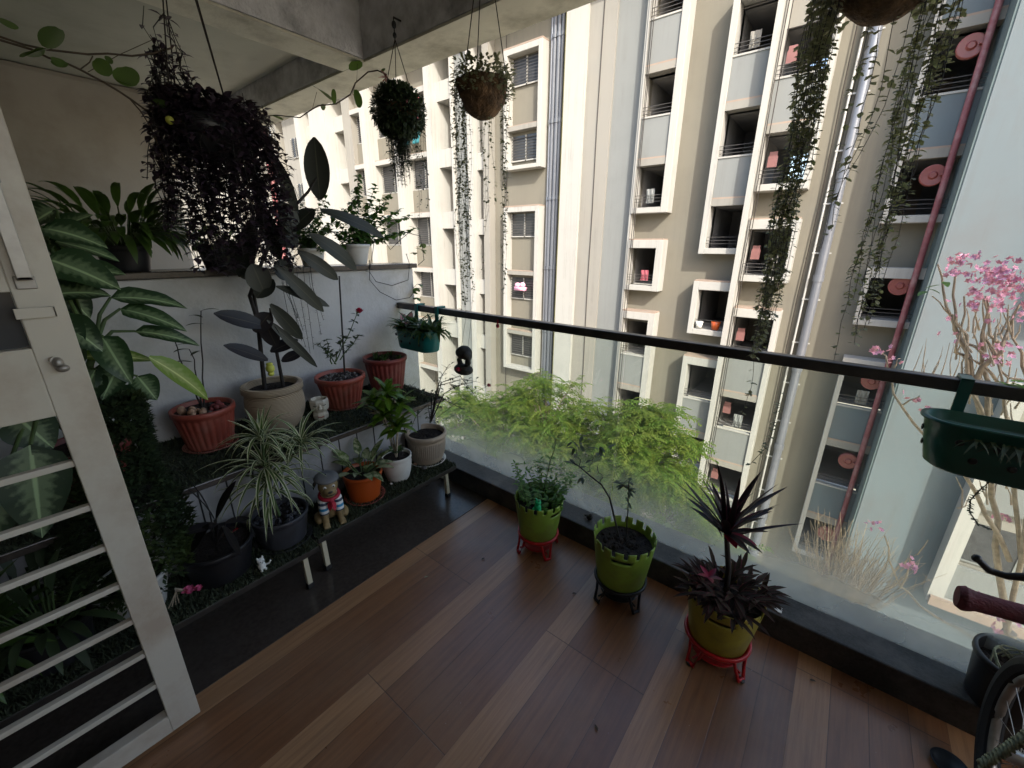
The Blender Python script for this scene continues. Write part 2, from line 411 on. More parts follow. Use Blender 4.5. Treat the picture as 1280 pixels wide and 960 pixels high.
    def leafto(s, a, b_, W, bend=.25, **k):
        """leaf running from a to b, arched by bend"""
        a, b_ = V(a), V(b_); d = b_-a; L = d.length
        up = V(k.get('up') or (0, 0, 1)); k['up'] = tuple(up)
        side = d.cross(up)
        if side.length < .05: side = d.cross(V((1, 0, 0)))
        side.normalize(); d0 = Matrix.Rotation(bend, 3, side) @ d
        return s.leaf(a, d0, L*1.02, W, droop=bend*2, **k)
    def build(s, name, mt, parent=None, smooth=True, mods=()):
        me = bpy.data.meshes.new(name)
        o_ = parent.location if parent else V((0, 0, 0))
        p = parent
        while p and p.parent: p = p.parent; o_ = o_+p.location
        if parent: vs = [(a-o_.x, b_-o_.y, c-o_.z) for a, b_, c in s.v]
        else: vs = s.v
        me.from_pydata(vs, [], s.f)
        ul = me.uv_layers.new(name='UVMap')
        flat = [c for f in s.uv for uv in f for c in uv]
        ul.data.foreach_set('uv', flat)
        if smooth: me.polygons.foreach_set('use_smooth', [True]*len(me.polygons))
        me.materials.append(MATS[mt]); me.update()
        o = bpy.data.objects.new(name, me); col.objects.link(o)
        if parent: o.parent = parent
        for kind, *a in mods:
            if kind == 'bevel':
                q = o.modifiers.new('b', 'BEVEL'); q.width = a[0]; q.segments = 2; q.limit_method = 'ANGLE'
            elif kind == 'solid':
                q = o.modifiers.new('s', 'SOLIDIFY'); q.thickness = a[0]; q.offset = -1
            elif kind == 'remesh':
                q = o.modifiers.new('r', 'REMESH'); q.mode = 'VOXEL'; q.voxel_size = a[0]; q.use_smooth_shade = True
                q = o.modifiers.new('sm', 'SMOOTH'); q.factor = .6; q.iterations = a[1]
            elif kind == 'weld':
                q = o.modifiers.new('w', 'WELD'); q.merge_threshold = a[0]
        return o
def tag(o, label, cat, group=None):
    o['label'] = label; o['category'] = cat
    if group: o['group'] = group
    return o
def thing(name, loc, label, cat, group=None):
    o = bpy.data.objects.new(name, None); o.location = V(loc); col.objects.link(o); o.empty_display_size = .05
    return tag(o, label, cat, group)
def struct(o, label=None):
    o['kind'] = 'structure'
    if label: o['label'] = label
    return o
def sub(name, parent, mb, mt, **k): return mb.build(name, mt, parent, **k)
def B(*b): q = MB(); [q.box(*x) for x in b]; return q

# ================================================================== BALCONY
WX = -2.43        # face of the low wall
ZS = 2.51         # underside of beams
YB0, YB1 = 1.68, 1.93
RY = 1.79
struct(B((-1.50, -.87, -.15, 2.6, 1.66, 0)).build('floor', 'floor_wood', smooth=False))
struct(B((WX, -.87, -.15, -1.50, 1.66, .004)).build('floor_border', 'granite', smooth=False))
o = B((WX-.25, 1.655, -.4, 2.6, 1.93, .118)).build('kerb', 'granite_sill', smooth=False, mods=[('bevel', .006)]); struct(o)
struct(B((-1.5, -.87, -.6, 2.6, 1.93, -.16)).build('floor_slab', 'plaster_beam', smooth=False))
hw = thing('low_wall', (WX-.1, .8, 0), 'rough grey plastered low wall with a dark stone top beside the plant shelves', 'wall')
sub('wall', hw, B((WX-.2, -.87, -.6, WX, 1.93, 1.352)), 'plaster_half', smooth=False, mods=[('bevel', .008)])
sub('coping', hw, B((WX-.225, -.87, 1.354, WX+.025, 1.95, 1.384)), 'granite', smooth=False, mods=[('bevel', .004)])
# beams
bm1 = thing('concrete_beam', (-1, 1.8, ZS), 'long grey concrete beam above the glass railing', 'beam')
sub('side', bm1, B((-8, YB0, ZS+.004, 2.6, YB1, 3.1)), 'plaster_beam', smooth=False)
sub('soffit', bm1, B((-8, YB0, ZS-.012, 2.6, YB1, ZS)), 'plaster_soffit', smooth=False)
bm2 = thing('concrete_beam', (WX-.1, .5, ZS), 'short grey concrete beam over the low wall, meeting the long beam in the corner', 'beam')
sub('side', bm2, B((WX-.22, -.87, ZS+.004, WX, YB0-.002, 3.1)), 'plaster_beam', smooth=False)
sub('soffit', bm2, B((WX-.22, -.87, ZS-.012, WX, YB0-.003, ZS)), 'plaster_soffit', smooth=False)
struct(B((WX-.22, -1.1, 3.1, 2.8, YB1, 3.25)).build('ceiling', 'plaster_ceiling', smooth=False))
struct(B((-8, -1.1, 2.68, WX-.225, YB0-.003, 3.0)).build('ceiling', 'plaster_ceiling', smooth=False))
struct(B((-8, -.87, -.4, WX-.226, 1.93, -.1)).build('floor_slab', 'plaster_wall', smooth=False))
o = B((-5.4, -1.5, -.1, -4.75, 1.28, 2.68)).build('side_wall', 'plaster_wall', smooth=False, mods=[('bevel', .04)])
tag(o, 'plain beige wall far to the left beyond the low wall', 'wall')
# wall behind, with the doorway the camera stands in front of
o = B((-8, -1.1, -.1, -1.46, -.875, 3.1), (-.45, -1.1, -.1, 14, -.875, 3.1), (-1.46, -1.1, 2.15, -.45, -.875, 3.1), (-12, -1.1, 3.26, 14, -.875, 7)).build('house_wall', 'plaster_wall', smooth=False)  # upper strip and long right end are unseen, added to block the sun
tag(o, 'beige house wall with the doorway onto the balcony, extended out of view to block the sun', 'wall')
o = B((2.6, -1.1, -.6, 2.75, 1.93, 1.15)).build('side_wall', 'plaster_wall', smooth=False); tag(o, 'unseen beige parapet at the right end of the balcony, kept low to let in sky light', 'wall')  # invented out of view, kept low to let sky light in
struct(B((-1.9, -4, -.1, 0, -1.1, -.002), (-1.9, -4, 2.3, 0, -1.1, 2.4), (-2, -4, -.1, -1.9, -1.1, 2.4), (0, -4, -.1, .1, -1.1, 2.4), (-2, -4.1, -.1, .1, -4, 2.4)).build('room', 'room_mid', smooth=False))

# ---- glass railing
rl = thing('glass_railing', (-.5, RY, .12), 'dusty frameless glass balustrade with a dark metal handrail', 'railing')
for x0, x1 in ((WX+.003, -.752), (-.744, .80), (.808, 2.59)):
    sub('glass_panel', rl, B((x0, RY-.006, .1185, x1, RY+.006, 1.086)), 'dusty_glass', smooth=False)
sub('handrail', rl, B((WX+.002, RY-.022, 1.088, 2.598, RY+.022, 1.128)), 'rail_metal', smooth=False, mods=[('bevel', .004)])
o = B((.03, 1.672, .1185, .055, 1.70, .1205)).build('sticker', 'paper_white', smooth=False); tag(o, 'small white paper label stuck on the dark sill', 'label')
q = MB(); q.ell((-.83, 1.72, .135), .018, .014, .016); q.ell((-.822, 1.715, .153), .011, .011, .011); q.tube([(-.845, 1.723, .138), (-.865, 1.727, .13)], [.008, .003]); q.tube([(-.815, 1.712, .153), (-.806, 1.708, .151)], [.004, .001])
tag(q.build('bird_figurine', 'black_plastic'), 'tiny black bird figurine on the sill behind the green bucket', 'figurine')

# ---- door
DX = -1.404
dr = thing('door', (DX, -.85, .02), 'open cream painted metal door with barred lower panel', 'door')
T = .036
q = B((DX-T, .037, .02, DX, .112, 2.05), (DX-T, -.85, .02, DX, -.772, 2.05), (DX-T, -.772, .02, DX, .037, .087), (DX-T, -.772, 1.112, DX, .037, 1.276), (DX-T, -.772, 1.40, DX, .037, 2.05))
q.box(DX-T, -.28, 1.276, DX, -.20, 1.40)
sub('frame', dr, q, 'door_paint', smooth=False, mods=[('weld', .0005), ('bevel', .0025)])
for i in range(7):
    z = .087+(i+1)*.128
    sub('bar', dr, B((DX-.025, -.772, z-.008, DX-.006, .037, z+.008)), 'door_paint', smooth=False, mods=[('bevel', .002)])
o = sub('pane', dr, B((DX-.022, -.198, 1.277, DX-.018, .036, 1.399)), 'louvre_glass', smooth=False)
q = MB(); q.tube([(DX+.001, .058, 1.43), (DX+.035, .062, 1.435), (DX+.04, .063, 1.45), (DX+.04, .063, 1.60), (DX+.035, .062, 1.615), (DX+.001, .058, 1.62)], .0065, 8)
q = B((DX+.022, .050, 1.425, DX+.028, .074, 1.625), (DX, .05, 1.425, DX+.028, .074, 1.433), (DX, .05, 1.617, DX+.028, .074, 1.625), (DX, .046, 1.405, DX+.006, .078, 1.433), (DX, .046, 1.617, DX+.006, .078, 1.645))
sub('handle', dr, q, 'steel_dark', smooth=False, mods=[('bevel', .002)])
sub('bolt', dr, B((DX, .03, 1.343, DX+.012, .092, 1.347), (DX+.012, .03, 1.343, DX+.015, .092, 1.366), (DX, .088, 1.343, DX+.015, .092, 1.366)), 'door_paint', smooth=False, mods=[('bevel', .001)])
q = MB(); q.ell((DX+.012, .068, 1.238), .012, .010, .014); q.ell((DX+.02, .072, 1.226), .010, .012, .009); q.tube([(DX, .062, 1.245), (DX+.012, .064, 1.245)], .008)
sub('knob', dr, q, 'steel_dark')

# ---- shelves
LX0, LX1, LZ = -1.86, WX, .60
pl = thing('planter_ledge', (-2.15, .4, 0), 'raised ledge with dark turf top and grooved grey front along the low wall', 'shelf')
q = MB(); q.box(WX+.002, -.8, .005, LX0-.09, 1.652, LZ-.036)
sub('front', pl, q, 'groove_panel', smooth=False)
q = MB()
for i in range(22):
    y = -.7+i*.105; q.box(LX0-.0905, y, .01, LX0-.0885, y+.006, LZ-.04)
sub('groove', pl, q, 'dot_black', smooth=False)
sub('slab', pl, B((WX+.002, -.8, LZ-.035, LX0, 1.653, LZ-.006)), 'granite', smooth=False, mods=[('bevel', .004)])
def turf(name, x0, x1, y0, y1, z, n, label, hh=.014, hang=True):
    th = thing(name, ((x0+x1)/2, (y0+y1)/2, z), label, 'turf mat')
    sub('backing', th, B((x0, y0, z-.005, x1, y1, z)), 'turf_base', smooth=False)
    q = MB()
    for i in range(n):
        px, py = rnd.uniform(x0, x1+.004), rnd.uniform(y0, y1)
        a = rnd.uniform(0, 6.3); l = rnd.uniform(.5, 1)*hh*1.3; dx, dy = cos(a)*.004, sin(a)*.004
        q.id += 1; k = q.id
        ax, ay = rnd.gauss(0, .5)*l, rnd.gauss(0, .5)*l
        q.quad([(px-dx, py-dy, z-.002), (px+dx, py+dy, z-.002), (px+ax, py+ay, z+l)], [(.4, k+.1), (.6, k+.1), (.5, k+.9)])
    sub('blades', th, q, 'lf_turf')['kind'] = 'stuff'
    return th
turf('turf_mat', WX+.01, LX0, -.75, 1.64, LZ, 15000, 'dark artificial turf laid along the upper ledge')
BZ = .225
def bench(y0, y1, label, group='low plant benches', dx=0):
    x0_, x1_ = -1.90+dx, -1.625+dx
    th = thing('bench', (-1.76, (y0+y1)/2, 0), label, 'bench', group)
    sub('seat', th, B((x0_, y0, BZ-.035, x1_, y1, BZ-.006)), 'bench_wood', smooth=False, mods=[('bevel', .004)])
    for y in (y0+.04, y1-.05):
        for x, sgn in ((x0_+.035, -1), (x1_-.035, 1)):
            q = MB(); M = Matrix.Translation(V((x, y, .0))) @ Matrix.Rotation(sgn*R(-4), 4, 'Y')
            q.box(-.011, -.011, .022, .011, .011, BZ-.036, M)
            lg = sub('leg', th, q, 'cream_leg' if sgn > 0 else 'bench_wood', smooth=False, mods=[('bevel', .002)])
            q = MB(); q.box(-.014, -.014, .006, .014, .014, .03, M); sub('foot', lg, q, 'rubber', smooth=False, mods=[('bevel', .002)])
        sub('brace', th, B((x0_+.035, y-.004, .12, x1_-.04, y+.004, .13)), 'cream_leg', smooth=False)
    return th
bench(-.55, .66, 'low dark bench at the near end, with two cream legs showing in front')
bench(.68, 1.56, 'low dark bench at the far end beside the glass', dx=-.045)
turf('turf_mat', -1.90, -1.622, -.55, .66, BZ, 9000, 'dark artificial turf covering the near low bench', .016)
turf('turf_mat', -1.945, -1.668, .68, 1.555, BZ, 7000, 'dark artificial turf covering the far low bench beside the glass', .016)

# ================================================================== pots and plants
def potmesh(th, c, rt, rb, h, mt, fl=0, rim=.0, rimh=.02, n=156, bulge=0, soil='soil', sdep=.02, name='pot', wall=.006, inmt=None):
    """turned pot with a real wall; c = centre of base"""
    c = V(c); prof = []
    N = 12
    prof.append((0.001, .0)); prof.append((rb*.97, .0)); prof.append((rb, .004))
    for i in range(1, N):
        t_ = i/N; prof.append((rb+(rt-rb)*t_+bulge*sin(pi*t_**.9), .004+(h-rimh-.004)*t_))
    if rim: prof += [(rt, h-rimh), (rt+rim, h-rimh+.003), (rt+rim, h-.003), (rt+rim*.6, h), (rt-wall*.6, h), (rt-wall, h-.004)]
    else: prof += [(rt, h-rimh), (rt, h-.002), (rt-wall*.3, h), (rt-wall*.8, h), (rt-wall, h-.003)]
    prof += [(rt-wall-.002, h-sdep-.02), (.001, h-sdep-.02)]
    fr = None
    if fl:
        def fr(a, t_, r): return 1+fl*(abs(sin(a*13))-.5)*1.5*(1 if .12 < t_ < .66 else 0)
    q = MB(); q.lathe(c, prof, n, fr); p = sub(name, th, q, mt)
    q = MB(); q.id = 1
    rows = []
    for i in range(7):
        rr = (rt-wall)*(i/6); row_ = []
        for k in range(28):
            a = 2*pi*k/28; z = h-sdep+rnd.uniform(-.004, .006)*(0 if i == 6 else 1)
            row_.append(c+V((rr*cos(a)*.995, rr*sin(a)*.995, z)))
        rows.append(row_)
    q.grid(rows, True); sub('soil', th, q, soil)
    return p
def saucer(c, r, mt, label, z=None):
    q = MB(); c = V(c)
    q.lathe(c, [(.001, 0), (r*.88, 0), (r, .012), (r-.004, .013), (r*.86, .004), (.001, .004)], 40)
    o = q.build('saucer', mt); tag(o, label, 'saucer'); return o
def pebbles(th, c, r, n, mt, s=.012, name='pebbles'):
    q = MB()
    for i in range(n):
        a = rnd.uniform(0, 6.28); rr = r*math.sqrt(rnd.random()); k = rnd.uniform(.6, 1.2)*s
        M = Euler((rnd.random()*3, rnd.random()*3, rnd.random()*3)).to_matrix()
        q.ell(V(c)+V((rr*cos(a), rr*sin(a), k*.4)), k, k*.75, k*.6, M, 8, 5)
    o = sub(name, th, q, mt)
    if n > 20: o['kind'] = 'stuff'
    return o
def dirv(az, el): return V((cos(az)*cos(el), sin(az)*cos(el), sin(el)))
def stem(q, a, b_, r0, r1, wob=.01, n=6, sides=6):
    a, b_ = V(a), V(b_); pts = []; rs = []
    for i in range(n+1):
        t_ = i/n; p = a.lerp(b_, t_)
        if 0 < i < n: p = p+V((rnd.uniform(-1, 1), rnd.uniform(-1, 1), rnd.uniform(-1, 1)))*wob
        pts.append(p); rs.append(r0+(r1-r0)*t_)
    q.tube(pts, rs, sides); return pts

def rosette(th, c, z, n, L, W, mt, el=(.3, 1.3), droop=(.5, 1.1), prof='ovate', st='stem_green', h=.08, r0=.02, stems=True, fold=.25, ns=6):
    lf = MB(); q = MB()
    for i in range(n):
        a = i*2.399+rnd.gauss(0, .25); e_ = el[0]+(el[1]-el[0])*(i/n); b0 = c+V((r0*cos(a), r0*sin(a), z))
        p1 = b0+dirv(a, max(e_, .6))*h*(.6+.6*i/n); 
        if stems: q.tube([b0, p1], .0028, 5)
        lf.leaf(p1, dirv(a, e_), L*rnd.uniform(.8, 1.1), W*rnd.uniform(.85, 1.1), rnd.uniform(*droop), fold, prof, ns)
    if stems: sub('stem', th, q, st)
    return sub('foliage', th, lf, mt)
# --- big dieffenbachia behind the door
c = V((-2.10, .10, LZ))
th = thing('potted_dieffenbachia', c, 'large dieffenbachia with striped leaves standing behind the open door', 'plant')
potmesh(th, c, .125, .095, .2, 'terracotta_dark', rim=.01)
st = MB(); lf = MB()
hub = at(118, 436, X=-1.98); hub2 = at(108, 470, X=-1.98)
stem(st, c+V((0, 0, .17)), hub2, .016, .014, .004); stem(st, hub2, hub, .014, .010, .002)
PX = -1.93
for (a, b_, W, bd) in (((70, 262), (30, 292), .09, .2), ((60, 300), (148, 328), .07, .25), ((55, 322), (150, 363), .10, .2), ((66, 352), (112, 398), .085, .2),
        ((138, 372), (234, 388), .07, .35), ((150, 386), (234, 416), .062, .35), ((168, 414), (249, 434), .055, .35), ((52, 285), (135, 312), .08, .3), ((60, 395), (100, 440), .10, .2), ((40, 330), (75, 290), .07, .3), ((75, 400), (128, 440), .085, .3), ((60, 370), (140, 372), .08, .4), ((70, 300), (120, 270), .07, .4), ((100, 425), (70, 500), .10, .2), ((128, 420), (165, 480), .08, .3), ((58, 300), (20, 350), .09, .3), ((80, 340), (158, 345), .075, .3)):
    xx = PX+rnd.uniform(-.07, .07)
    A, Bp = at(*a, X=xx), at(*b_, X=xx+rnd.uniform(-.03, .08))
    lf.leafto(A, Bp, W*1.25, bd, prof='ovate', fold=.3, ns=9, wave=.08, up=(.6, -.3, .8))
    mid_ = (hub+A)/2+V((0, 0, .03)); st.tube([hub, mid_, A, A.lerp(Bp, .1)], [.007, .006, .0045, .003], 6)
for (a, b_, W, bd) in (((140, 480), (152, 525), .12, .1), ((172, 470), (196, 500), .09, .1), ((120, 462), (92, 520), .10, .2), ((150, 455), (128, 500), .09, .2)):
    A, Bp = at(*a, X=-1.95), at(*b_, X=-1.9); lf.leafto(A, Bp, W, bd, prof='ovate', fold=.2, ns=9, wave=.06, up=(.9, -.2, .4)); st.tube([hub2, (hub2+A)/2+V((0, 0, .02)), A], [.006, .005, .004], 6)
for (a, b_, W, xx) in (((38, 556), (52, 668), .15, -1.70), ((8, 590), (-20, 680), .14, -1.72), ((20, 520), (66, 560), .12, -1.8)):
    A, Bp = at(*a, X=xx), at(*b_, X=xx+.03); lf.leafto(A, Bp, W, .15, prof='ovate', fold=.15, ns=9, up=(1, 0, .3)); st.tube([c+V((.02, 0, .18)), (c+A)/2+V((.08, 0, .3)), A], [.008, .007, .005], 6)
sub('stem', th, st, 'stem_green'); sub('foliage', th, lf, 'lf_dieff')
q = MB(); s_ = MB()
for (a, b_, W, bd) in (((100, 446), (192, 452), .075, .2), ((186, 446), (258, 500), .085, .25)):
    A, Bp = at(*a, X=-1.93), at(*b_, X=-1.98); q.leafto(A, Bp, W, bd, prof='lance', fold=.3, ns=10, up=(.6, -.2, .8))
o = sub('foliage', th, q, 'lf_dieff_yel'); o['label'] = 'bright yellow-green arching leaves'

# --- red pot 1 with pebbles
c = V((-2.21, .50, LZ)); 
th = thing('potted_plant', c+V((0, 0, .006)), 'wide fluted terracotta pot with pebbles at the left end of the ledge', 'plant', 'red fluted pots on the ledge')
c2 = c+V((0, 0, .006))
potmesh(th, c2, .117, .090, .19, 'terracotta', .03, rim=.008, rimh=.028)
saucer(c, .112, 'saucer_pink', 'pinkish saucer under the wide fluted pot at the left end of the ledge')
pebbles(th, c2+V((0, 0, .165)), .10, 50, 'gravel', .010, 'gravel'); pebbles(th, c2+V((.03, -.06, .175)), .06, 9, 'pebble', .022)
pebbles(th, c2+V((.02, .06, .172)), .05, 9, 'pebble_red', .02)
q = MB(); lf = MB()
for i in range(3):
    top = c2+V((rnd.uniform(-.12, -.02), rnd.uniform(-.1, .1), .45+.08*i)); stem(q, c2+V((0, 0, .17)), top, .004, .002, .01)
    for k in range(3): lf.leaf(top-V((0, 0, .03*k)), dirv(rnd.uniform(0, 6.3), .3), .08, .02, .6)
sub('stem', th, q, 'stem_dark'); sub('foliage', th, lf, 'lf_dark')

# --- rubber plant in the wavy pot
c = V((-2.19, .80, LZ))
th = thing('potted_rubber_plant', c, 'tall dark rubber plant in a round sand coloured pot', 'plant')
potmesh(th, c, .128, .092, .235, 'wavy_beige', rim=.012, rimh=.035, bulge=.026, sdep=.03, wall=.014)
st = MB(); lf = MB()
base = c+V((0, 0, .2))
S1 = [base+V((-.02, -.03, 0)), at(322, 400, X=-2.2), at(312, 370, X=-2.2), at(330, 320, X=-2.18), at(352, 275, X=-2.15), at(385, 240, X=-2.1), at(396, 222, X=-2.1)]
st.tube(S1, [.011, .01, .009, .009, .008, .006, .004], 8)
S2 = [base+V((.03, .04, 0)), at(340, 410, X=-2.15), at(338, 385, X=-2.15)]; st.tube(S2, [.009, .008, .006], 8)
S3 = [at(322, 395, X=-2.2), at(312, 340, X=-2.25), at(325, 300, X=-2.25), at(345, 262, X=-2.2)]; st.tube(S3, [.009, .008, .007, .004], 8)
def rl_(a, b_, wpx, x=-2.12, bd=.12, tw=0, x2=None, q=lf):
    A, Bp = at(*a, X=x), at(*b_, X=x2 if x2 else x)
    q.leafto(A, Bp, wpx*.92, bd, prof='ellip', fold=.2, ns=9, twist=tw*.4, up=(.75, -.45, .5+.3*rnd.random()))
rl_((400, 250), (393, 173), .125, -2.1, .05)
rl_((372, 268), (343, 195), .06, -2.12, .15)
rl_((368, 292), (352, 252), .11, -2.12, .1, 1.2)
rl_((362, 290), (392, 262), .10, -2.12, .1)
rl_((400, 262), (478, 300), .075, -2.05, .25, .3)
rl_((386, 292), (443, 340), .085, -2.05, .35, .3)
rl_((372, 314), (420, 352), .075, -2.08, .35, .4)
rl_((348, 335), (402, 390), .075, -2.08, .2, .3)
rl_((345, 358), (410, 384), .06, -2.1, .2, .2)
rl_((338, 380), (376, 424), .075, -2.1, .2, .3)
rl_((334, 400), (395, 458), .05, -2.1, .2)
rl_((322, 250), (352, 325), .09, -2.2, -.1, .6)
rl_((318, 270), (300, 345), .10, -2.2, -.1, .4)
rl_((340, 285), (372, 308), .11, -2.15, .15, .5)
rl_((342, 330), (366, 344), .12, -2.15, .1, .8)
rl_((330, 365), (316, 330), .12, -2.15, .1, .6)
rl_((312, 350), (280, 300), .10, -2.3, .2, .3)
rl_((320, 372), (342, 350), .09, -2.15, .1, .5)
sub('stem', th, st, 'stem_dark'); sub('foliage', th, lf, 'lf_rubber')
lf = MB()
for a, b_, w_, tw in (((332, 408), (268, 392), .085, .1), ((330, 400), (345, 432), .09, .6), ((335, 450), (280, 432), .075, .1), ((338, 440), (372, 425), .07, .2), ((352, 452), (378, 440), .06, .2), ((318, 415), (338, 392), .10, .3)):
    rl_(a, b_, w_, -2.12, .1, tw, None, lf)
o = sub('foliage', th, lf, 'lf_rubberdark'); o['label'] = 'lower blackish leaves'
yk = at(338, 462, X=-2.08); q = MB(); q.ell(yk+V((0, 0, .006)), .020, .020, .022, None, 14, 8); q.ell(yk-V((0, 0, .02)), .015, .015, .012, None, 14, 8); q.ell(yk+V((0, 0, .028)), .015, .015, .007)
tag(q.build('lemon_ornament', 'yellow_knob'), 'yellow-green ball ornament among the stems in the sand coloured pot', 'ornament')
q = MB(); cc = at(300, 560, Z=LZ); 
pebbles_at = [cc+V((rnd.uniform(-.03, .03), rnd.uniform(-.03, .03), .008)) for i in range(5)]
for p in pebbles_at: q.ell(p, .014, .011, .009, None, 10, 6)

# --- face pot
c = V((-2.11, .985, LZ))
th = thing('face_pot', c, 'small cream ceramic pot shaped as a face with two lips', 'pot')
q = MB(); q.lathe(c, [(.001, 0), (.034, 0), (.040, .012), (.041, .03), (.034, .045), (.036, .052), (.047, .062), (.050, .085), (.050, .108), (.044, .118), (.038, .118), (.036, .10), (.001, .10)], 8, sx=1, sy=1)
body = sub('body', th, q, 'skin_cream', smooth=False, mods=[('bevel', .003)])
fd_ = (V((0, 0, 0))-c); fd_.z = 0; fd_.normalize(); sd = V((-fd_.y, fd_.x, 0))
q = MB(); q.ell(c+fd_*.050+V((0, 0, .083)), .008, .008, .017); q.ell(c+fd_*.052+V((0, 0, .075)), .010, .010, .007); sub('nose', th, q, 'skin_cream')
for k in (-1, 1):
    q = MB(); q.tube([c+fd_*.048+sd*.012*k+V((0, 0, .094)), c+fd_*.046+sd*.022*k+V((0, 0, .090)), c+fd_*.041+sd*.031*k+V((0, 0, .093))], .0017, 6); sub('eye', th, q, 'dot_black')
q = MB(); q.tube([c+fd_*.040-sd*.016+V((0, 0, .028)), c+fd_*.045+V((0, 0, .023)), c+fd_*.040+sd*.016+V((0, 0, .028))], .003, 6); sub('mouth', th, q, 'saucer_pink')

# --- red pots with rose and succulents
c = V((-2.20, 1.17, LZ)); c2 = c+V((0, 0, .006))
th = thing('potted_rose', c2, 'fluted terracotta pot with a thin rose bush and a tall dark stake', 'plant', 'red fluted pots on the ledge')
potmesh(th, c2, .128, .092, .185, 'terracotta', .03, rim=.010, rimh=.028); saucer(c, .112, 'saucer_pink', 'pale pink saucer under the pot with the rose')
pebbles(th, c2+V((0, 0, .163)), .105, 60, 'gravel', .011, 'gravel')
q = MB(); top = at(424, 345, X=-2.25); base = c2+V((-.02, .04, .16)); q.tube([base, top], [.006, .005], 6); sub('stake', th, q, 'black_metal')
q = MB(); lf = MB()
for (a, b_) in (((420, 452), (446, 393)), ((418, 455), (430, 420)), ((415, 455), (408, 425)), ((420, 455), (400, 430)), ((425, 450), (448, 420))):
    pts = stem(q, at(*a, X=-2.15), at(*b_, X=-2.1), .0035, .0018, .006)
    for p in pts[2:]:
        for k in range(4): lf.leaf(p, dirv(rnd.uniform(0, 6.3), rnd.uniform(-.2, .8)), .035, .018, .4, prof='ovate', ns=3)
sub('stem', th, q, 'stem_green'); sub('foliage', th, lf, 'lf_dark')
def rose(th, p, r, mt='rose_red', name='flower'):
    q = MB()
    for i in range(14):
        a = i*2.4; el = .1+.09*i
        q.leaf(p+V((0, 0, -r*.3)), dirv(a, min(1.4, el)), r*1.1, r*1.1, -.5, .5, 'round', 3)
    q.ell(p, r*.45, r*.45, r*.45, None, 8, 6); return sub(name, th, q, mt)
rose(th, at(449, 389, X=-2.1), .026)
c = V((-2.25, 1.515, LZ))
th = thing('potted_succulents', c, 'fluted dark red pot with small succulents in the corner by the glass', 'plant', 'red fluted pots on the ledge')
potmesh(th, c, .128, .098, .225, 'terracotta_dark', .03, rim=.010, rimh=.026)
lf = MB()
for i in range(9):
    a = rnd.uniform(0, 6.3); r_ = rnd.uniform(0, .1); p = c+V((r_*cos(a), r_*sin(a), .2))
    for k in range(9): lf.leaf(p, dirv(k*2.4, .5+.08*k), .045, .018, -.3, .4, 'ellip', 3)
sub('foliage', th, lf, 'lf_mid')
pebbles(th, c+V((.06, -.04, .205)), .05, 5, 'saucer_pink', .012)

# --- lower bench
# white pot with dark fluffy conifer-like plant
c = V((-1.80, .085, BZ))
th = thing('potted_bush', c, 'dense dark feathery bush in a white pot against the door edge', 'plant')
potmesh(th, c, .098, .07, .15, 'white_ceramic', rim=.004)
lf = MB()
for i in range(15000):
    t_ = rnd.random()**.9; z = .12+t_*.66
    rad = (.150+.03*sin(t_*7))*(1-.55*t_**2.2)*(.72+.35*rnd.random())
    a = rnd.uniform(0, 6.3); p = c+V((rad*cos(a)-.04*t_, rad*sin(a)+.09*t_, z))
    if mnoise.noise(p*14) < -.28: continue
    lf.leaf(p, dirv(a+rnd.gauss(0, .7), rnd.uniform(-.3, 1.1)), .026, .011, .5, .1, 'lance', 2)
sub('foliage', th, lf, 'lf_moss')
q = MB(); stem(q, c+V((0, 0, .1)), c+V((-.03, .04, .75)), .012, .004, .008); sub('stem', th, q, 'stem_brown')
q = MB(); p0 = at(208, 752, X=-1.66)
p1 = at(236, 738, X=-1.62); th = thing('artificial_flower', p1, 'pink silk flower with bare stems lying on the dark turf', 'flower')
for k in range(4): q.tube([p0+V((0, .01*k, -.03)), (p0+p1)/2+V((0, 0, .02+.005*k)), p1], .002, 5)
sub('stem', th, q, 'stem_pale')
rose(th, p1, .022, 'pink_silk'); rose(th, p1+V((.01, .025, -.004)), .016, 'pink_silk')

for yy_, lb_, mt_ in ((-.13, 'dark strappy plant in a black pot on the low bench, hidden behind the door bars', 'lf_dark'), (-.36, 'leafy plant in a black pot at the nearest bench end, behind the door bars', 'lf_peace')):
    c = V((-1.77, yy_, BZ)); th = thing('potted_plant', c, lb_, 'plant'); potmesh(th, c, .10, .08, .14, 'black_plastic', rim=.004)
    rosette(th, c, .12, 60, .20, .028, mt_, (-.2, 1.3), (.4, 1.4), 'lance', h=.14, r0=.03)
# dark leaf plant in black pot
c = V((-1.775, .335, BZ))
th = thing('potted_dark_plant', c, 'black pot with broad blackish leaves on the low bench', 'plant')
potmesh(th, c, .125, .10, .15, 'black_plastic', rim=.005)
lf = MB(); st = MB()
for a, b_, w_, x in (((270, 648), (296, 602), .058, -1.72), ((268, 650), (232, 612), .06, -1.75), ((272, 655), (232, 668), .07, -1.68), ((278, 658), (300, 690), .06, -1.64), ((262, 655), (240, 690), .06, -1.66), ((282, 654), (312, 648), .05, -1.7), ((262, 640), (222, 590), .05, -1.8)):
    A, Bp = at(*a, X=x), at(*b_, X=x); lf.leafto(A, Bp, w_, .15, prof='ellip', fold=.12, ns=7)
    st.tube([c+V((0, 0, .13)), A], .003, 5)
sub('stem', th, st, 'stem_dark'); sub('foliage', th, lf, 'lf_rubberdark')
p = at(290, 666, X=-1.66); th = thing('butterfly_ornament', p, 'small yellow and red butterfly clipped to a dark leaf', 'ornament')
q = MB(); q.leaf(p, V((0.2, -.6, .7)), .03, .022, .2, .3, 'round', 4); sub('wing', th, q, 'yellow_knob')
